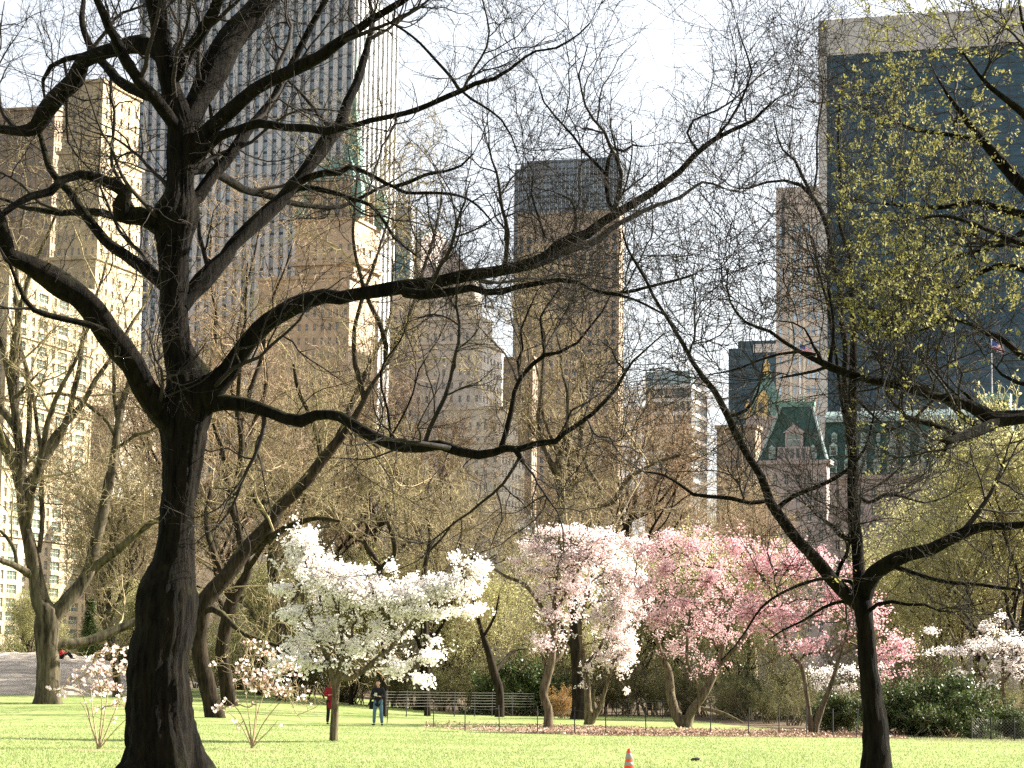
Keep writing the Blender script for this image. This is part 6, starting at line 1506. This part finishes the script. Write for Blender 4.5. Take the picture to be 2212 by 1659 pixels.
fence('rear fence with six pale horizontal rails between black posts', [o8(300, 1330), o8(435, 1325), o8(570, 1318), o8(745, 1322), o8(875, 1325), o8(988, 1325), o8(1120, 1325), o8(1257, 1325)], 1.22, (0.42, 0.54, 0.66, 0.77, 0.88, 0.99), 0.0085, 0.03, railm, seed=4, straight=True)
fence('second stretch of railed fence behind the drooping white tree', [o8(1795, 1330), o8(1870, 1345), o8(1985, 1345), o8(2093, 1345), o8(2200, 1345)], 0.95, (0.3, 0.44, 0.58, 0.72, 0.86, 0.98), 0.0085, 0.025, railm, seed=5, straight=True)
fence('short dark railed fence beside the slender dark trunk', [o9(1060, 1418), o9(1115, 1418), o9(1180, 1418), o9(1330, 1418)], 1.25, (0.25, 0.4, 0.55, 0.7, 0.85, 0.98), 0.012, 0.025, railm, seed=6)
def mesh_fence():
    P = [place(x, d) for x, d in ((2098, 82.5), (2140, 82.8), (2190, 83), (2245, 83.2))]; o0 = P[0]
    root = thing('mesh_fence', 'low chain link fence in the corner at the right edge', 'fence', o0); h = 0.72
    for p in P: q = p - o0; mb = MB(); mb.bar((q[0], q[1], q[2] - .1), (q[0], q[1], q[2] + h + .05), .025, 6); mb.build('post', [iron], root)
    mb = MB()
    for a, b in zip(P[:-1], P[1:]):
        a = a - o0; b = b - o0; L = float(np.linalg.norm(b - a)); n = int(L / 0.11)
        for k in range(-8, n + 1):
            for s in (0, 1):
                t0, t1 = k / n, (k + h / .11) / n; z0_, z1_ = 0.02, h
                if t0 < 0: z0_ = z0_ + (0 - t0) / (t1 - t0) * h; t0_ = 0
                else: t0_ = t0
                t1_ = min(t1, 1); z1_ = z1_ if t1 <= 1 else h * (1 - (t1 - 1) / (t1 - (k / n)))
                if t1_ <= t0_: continue
                A_ = a + (b - a) * (t0_ if s == 0 else 1 - t0_); B_ = a + (b - a) * (t1_ if s == 0 else 1 - t1_)
                mb.bar((A_[0], A_[1], A_[2] + z0_), (B_[0], B_[1], B_[2] + z1_), .0035, 3)
    mb.build('chain_mesh', [railm], root)
mesh_fence()

# ------------------------------------------------------------------ lamp, kerb rail, cone, scrap
lb = place(460, 165); rt_ = thing('lamp_post', 'slim pale street lamp with a curved neck between the trunk and the right shrub', 'street lamp', lb)
paint = mat('pale_grey_paint', (0.62, 0.62, 0.60), 0.5)
ht = pix(457, 1387, lb[1])[2] - lb[2]
mb = MB(); mb.lathe(0, 0, [(.12, 0), (.12, .3), (.05, .35), (.045, ht - .5)], 8); prev = (0, 0, ht - .5)
for k in range(1, 9): a = math.pi * .62 * k / 8; q = (-.22 * (1 - math.cos(a)), 0, ht - .5 + .38 * math.sin(a)); mb.bar(prev, q, .04, 6); prev = q
mb.build('post', [paint], rt_)
mb = MB(); mb.lathe(prev[0] - .02, 0, [(.07, prev[2] + .05), (.22, prev[2] - .02), (.25, prev[2] - .12), (.16, prev[2] - .22), (.05, prev[2] - .25)], 12); mb.build('lamp_shade', [mat('milk_glass', (.8, .8, .8), .3)], rt_, True)
ka, kb = place(418, 158), place(478, 150); rail = thing('low_rail', 'low pale metal rail curving along the lawn behind the great trunk', 'rail', ka)
mb = MB(); q = kb - ka
for k in range(8):
    t0_, t1_ = k / 8, (k + 1) / 8; mb.bar((q[0] * t0_, q[1] * t0_, q[2] * t0_ + .45 - .3 * t0_), (q[0] * t1_, q[1] * t1_, q[2] * t1_ + .45 - .3 * t1_), .04, 6)
mb.build('rail', [paint], rail)
for k in range(4): t0_ = (k + .5) / 4; mb = MB(); mb.bar((q[0] * t0_, q[1] * t0_, q[2] * t0_ - .1), (q[0] * t0_, q[1] * t0_, q[2] * t0_ + .45 - .3 * t0_), .03, 6); mb.build('post', [paint], rail)
cd = 34.0; cb = place(1360, cd); chh = pix(1366, 1617, cd)[2] - cb[2]
cone = thing('traffic_cone', 'orange red traffic cone with two pale reflective bands on the near lawn', 'traffic cone', cb)
orange = mat('cone_orange', (0.85, 0.07, 0.015), 0.45, var=.06, scale=8); refl = mat('reflective_band', (0.30, 0.30, 0.29), 0.35)
def cr_(z): return 0.128 * (1 - z / chh) + 0.026
z1, z2, z3, z4 = chh * .69, chh * .755, chh * .815, chh * .92
mb = MB(); mb.lathe(0, 0, [(cr_(0.03) + .01, .03), (cr_(z1), z1), (cr_(z1) , z1 + .001), (cr_(z4), z4), (cr_(chh), chh - .01), (.014, chh)], 28); mb.build('body', [orange], cone, True)
for a, c in ((z1, z2), (z3, z4)): mb = MB(); mb.lathe(0, 0, [(cr_(a) + .001, a - .001), (cr_(a) + .003, a), (cr_(c) + .003, c), (cr_(c) + .001, c + .001)], 28); mb.build('reflective_band', [refl], cone, True)
mb = MB(); mb.frus((-.19, .19, -.19, .19), 0, (-.18, .18, -.18, .18), .035); mb.build('base', [orange], cone)
sb = ground(1502, 1645); g = np.random.default_rng(4)
mb = MB(); mb.lathe(0, 0, [(.01, 0), (.05, .01), (.06, .04), (.035, .07), (.01, .08)], 9)
o = mb.build('small_bird', [mat('dark_feathers', (.03, .028, .025), .7)]); 
for v in o.data.vertices: v.co.x *= 1.9; v.co.z += .25 * max(0, v.co.x) 
o.location = [float(q) for q in sb]; tag(o, 'tiny dark bird on the grass right of the traffic cone', 'bird')
sb2 = ground(850, 1627)
g = np.random.default_rng(8)
#PART5
# ------------------------------------------------------------------ people
def skin_obj(name, nodes, edges, m, parent, sub=2, root=0):
    """nodes: list of (x,y,z,rx[,ry]); one continuous surface"""
    me = bpy.data.meshes.new(name); me.from_pydata([n[:3] for n in nodes], edges, []); me.materials.append(m)
    o = bpy.data.objects.new(name, me); COL.objects.link(o); o.parent = parent
    md = o.modifiers.new('skin', 'SKIN'); md.use_smooth_shade = True
    sv = me.skin_vertices[0].data
    for i, n in enumerate(nodes): sv[i].radius = (n[3], n[4] if len(n) > 4 else n[3]); sv[i].use_root = (i == root)
    ss = o.modifiers.new('sub', 'SUBSURF'); ss.levels = sub; ss.render_levels = sub
    return o
SKINM = mat('skin_tone', (0.50, 0.29, 0.20), 0.6)
def person(label, at, rz, h, pose, cloth, hairc, coatlen=0.78, sitting=False):
    root = thing('person', label, 'person', at, rz)
    N, E = [], []
    def n(*p): N.append(tuple(p)); return len(N) - 1
    def e(a, b): E.append((a, b))
    P = pose; pz = P['pelvis']
    pel = n(*pz, .11); wa = n(*P['waist'], .10, .085); ch = n(*P['chest'], .12, .09); ne = n(*P['neck'], .052); e(pel, wa); e(wa, ch); e(ch, ne)
    hx, hy, hz = P['head']; fx, fy, fz = P['face']       # face: unit direction the face looks
    ja = n(hx + fx * .035, hy + fy * .035, hz - .07, .052); sk = n(hx, hy, hz, .078, .09); to = n(hx - fx * .01, hy - fy * .01, hz + .065, .062); e(ne, ja); e(ja, sk); e(sk, to)
    no = n(hx + fx * .105, hy + fy * .105, hz - .02 + fz * .05, .013); e(sk, no)
    sxp, syp = -fy, fx
    for s in (-1, 1): ea = n(hx + sxp * s * .088, hy + syp * s * .088, hz - .005, .014); e(sk, ea)
    legs = []
    for s, key in ((-1, 'l'), (1, 'r')):
        hp = n(*P['hip' + key], .085); kn = n(*P['knee' + key], .058); an = n(*P['ankle' + key], .04); e(pel, hp); e(hp, kn); e(kn, an); legs.append((P['hip' + key], P['knee' + key], P['ankle' + key], P['toe' + key]))
        sh = n(*P['sh' + key], .055); el = n(*P['el' + key], .042); wr = n(*P['wr' + key], .028); e(ch, sh); e(sh, el); e(el, wr)
        w = Vector(P['wr' + key]); d = (Vector(P['hand' + key]) - w).normalized(); a = d.cross(Vector((0, 0, 1))).normalized(); pa = w + d * .05
        pi_ = n(*pa, .03, .018); e(wr, pi_); up_ = a.cross(d)
        for k, (ln, off) in enumerate(((.075, -.028), (.085, -.01), (.08, .01), (.065, .028))):
            b0 = n(*(pa + d * .03 + a * off), .0095); b1 = n(*(pa + d * (.03 + ln * .5) + a * off * 1.1 - up_ * .008), .0085); b2 = n(*(pa + d * (.03 + ln * .85) + a * off * 1.1 - up_ * .03), .0075); e(pi_, b0); e(b0, b1); e(b1, b2)
        t0 = n(*(pa + a * -.035 + d * .005 - up_ * .008), .010); t1 = n(*(pa + a * -.055 + d * .04 - up_ * .02), .009); e(pi_, t0); e(t0, t1)
    skin_obj('body', N, E, SKINM, root, 2)
    # trousers
    N2 = [(*pz, .125, .11)]; E2 = []
    for hp, kn, an, to_ in legs:
        i = len(N2); m1 = tuple((a + b) / 2 for a, b in zip(hp, kn)); m2 = tuple((a + b) / 2 for a, b in zip(kn, an))
        N2 += [(*hp, .098), (*m1, .088), (*kn, .072), (*m2, .068), (an[0], an[1], an[2] + .0, .066)]; E2 += [(0, i), (i, i + 1), (i + 1, i + 2), (i + 2, i + 3), (i + 3, i + 4)]
    skin_obj('trousers', N2, E2, cloth['trousers'], root, 2)
    for hp, kn, an, to_ in legs:
        a = Vector(an); b = Vector(to_); dd = (b - a); dd.z = 0; dd.normalize()
        skin_obj('shoe', [(a.x - dd.x * .04, a.y - dd.y * .04, a.z - .035, .045), (a.x + dd.x * .08, a.y + dd.y * .08, a.z - .045, .045, .036), (b.x, b.y, b.z, .04, .028)], [(0, 1), (1, 2)], cloth['shoe'], root, 2)
    # coat with sleeves
    px_, py_, pz_ = pz
    N3 = [(P['chest'][0], P['chest'][1], P['chest'][2], .175, .13), (*P['waist'], .15, .125), (px_, py_, pz_, .165, .135)]; E3 = [(0, 1), (1, 2)]
    if not sitting:
        q = 2
        for zz in np.arange(pz_ - .12, coatlen - .01, -.12): N3.append((px_, py_, float(zz), .175 + .02 * (pz_ - zz), .14)); E3.append((q, len(N3) - 1)); q = len(N3) - 1
    N3.append((P['neck'][0], P['neck'][1], P['neck'][2] - .03, .075)); E3.append((0, len(N3) - 1))
    for key in 'lr':
        i = len(N3); N3 += [(*P['sh' + key], .078), (*tuple((a + b) / 2 for a, b in zip(P['sh' + key], P['el' + key])), .068), (*P['el' + key], .06), (*P['wr' + key], .045)]; E3 += [(0, i), (i, i + 1), (i + 1, i + 2), (i + 2, i + 3)]
    skin_obj('coat', N3, E3, cloth['coat'], root, 2)
    bx, by = hx - fx * .022, hy - fy * .022
    hn = [(bx + fx * .02, by + fy * .02, hz + .055, .096), (bx - fx * .03, by - fy * .03, hz - .01, .09), (bx - fx * .035, by - fy * .035, hz - .11 - cloth.get('hairlen', 0), .05)]
    skin_obj('hair', hn, [(0, 1), (1, 2)], hairc, root, 2)
    ew = mat('eye_' + label[:4], (0.03, 0.02, 0.015), .3) if 'eye' not in MT else MT['eye']; MT['eye'] = ew
    for s in (-1, 1):
        mb = MB(); mb.lathe(0, 0, [(.004, -.006), (.011, -.003), (.011, .003), (.004, .006)], 8); o = mb.build('eye', [ew], root); o.location = (hx + fx * .078 + sxp * s * .03, hy + fy * .078 + syp * s * .03, hz + .005)
    return root
def cl(n, c, **k): return mat(n, c, rough=.9, var=.15, scale=9, **k)
black_w = cl('black_wool', (.012, .012, .015)); red_w = cl('dark_red_wool', (.22, .012, .018)); jean = cl('blue_denim', (.10, .17, .22)); dkp = cl('black_cotton', (.01, .01, .012)); shoe_ = cl('black_leather', (.02, .018, .016)); auburn = cl('auburn_hair', (.22, .07, .03)); redcl = cl('bright_red_cloth', (.75, .03, .05))
PS = dict(pelvis=(0, 0, .95), waist=(0, -.01, 1.10), chest=(0, -.03, 1.30), neck=(0, -.05, 1.46), head=(0, -.085, 1.60), face=(.25, -.93, -.3),
  hipl=(-.09, 0, .90), kneel=(-.13, -.03, .50), anklel=(-.15, .0, .09), toel=(-.18, -.15, .035), hipr=(.09, 0, .90), kneer=(.14, -.05, .50), ankler=(.17, -.02, .09), toer=(.21, -.17, .035),
  shl=(-.18, -.03, 1.38), ell=(-.25, -.10, 1.12), wrl=(-.08, -.30, 1.16), handl=(0, -.36, 1.17), shr=(.18, -.03, 1.38), elr=(.27, -.08, 1.12), wrr=(.16, -.30, 1.10), handr=(.08, -.36, 1.12))
pb = ground(816, 1568)
ph_ = (1568 - 1472) * pb[1] / FPX / 1.70
pr = person('person standing on the lawn in a black coat and blue jeans, looking down', pb, R(-12), 1.7, PS, dict(coat=black_w, trousers=jean, shoe=shoe_), auburn, coatlen=.70); pr.scale = (ph_,) * 3
# the small pale thing she holds and the bag at her side rest on her, so they are things of their own
hb = thing('paper_packet', 'small pale packet held in the hands of the person in jeans', 'packet', pb, R(-12)); hb.scale = (ph_,) * 3
mb = MB(); mb.box(-.045, .045, -.42, -.40, 1.12, 1.24); mb.box(-.04, .05, -.398, -.39, 1.125, 1.235); mb.build('wrapper', [cl('pale_paper', (.6, .6, .52))], hb)
bg_ = thing('shoulder_bag', 'black shoulder bag hanging at the hip of the person in jeans', 'bag', pb, R(-12)); bg_.scale = (ph_,) * 3
mb = MB(); mb.frus((-.36, -.12, .02, .16), .62, (-.33, -.14, .03, .15), .92); mb.build('pouch', [dkp], bg_)
mb = MB(); mb.bar((-.30, .09, .92), (-.10, .02, 1.42), .014, 6); mb.bar((-.16, .09, .92), (-.04, .10, 1.40), .014, 6); mb.build('strap', [dkp], bg_)
PW = dict(PS); PW.update(face=(.85, -.45, -.1), head=(.03, -.06, 1.60), hipl=(-.08, 0, .90), kneel=(-.09, -.03, .50), anklel=(-.10, .04, .09), toel=(-.06, -.10, .035), hipr=(.08, 0, .90), kneer=(.10, -.04, .50), ankler=(.10, -.02, .09), toer=(.16, -.15, .035),
  wrl=(-.12, -.26, 1.15), handl=(-.02, -.32, 1.18), wrr=(.10, -.32, 1.26), handr=(.04, -.38, 1.32))
pb2 = ground(713, 1566); ph2 = (1566 - 1473) * pb2[1] / FPX / 1.70
pr = person('person in a long dark red coat half hidden behind the white magnolia trunk', pb2, R(15), 1.7, PW, dict(coat=red_w, trousers=dkp, shoe=shoe_, hairlen=.12), auburn, coatlen=.52); pr.scale = (ph2,) * 3
xs, ys_ = RB[0] + 0.9, RB[1] - 3.0
pq = pix(131, 1446, 143.0); zq = rock_z(pq[0], pq[1])
PQ = dict(pelvis=(0, 0, .12), waist=(-.03, .02, .28), chest=(-.06, .02, .48), neck=(-.06, 0, .64), head=(-.05, -.03, .78), face=(.6, -.75, -.1),
  hipl=(.02, -.08, .12), kneel=(.38, -.14, .36), anklel=(.62, -.16, .09), toel=(.78, -.18, .06), hipr=(.02, .08, .12), kneer=(.42, .06, .40), ankler=(.68, .04, .09), toer=(.84, .02, .06),
  shl=(-.06, -.17, .57), ell=(.06, -.24, .36), wrl=(.26, -.20, .34), handl=(.36, -.18, .36), shr=(-.06, .17, .57), elr=(.08, .22, .38), wrr=(.28, .14, .38), handr=(.38, .10, .40))
person('person in a bright red top sitting on the rock, peeking out behind the plane trunk', (pq[0], pq[1], zq), 0, 1.7, PQ, dict(coat=redcl, trousers=dkp, shoe=shoe_), auburn, sitting=True)
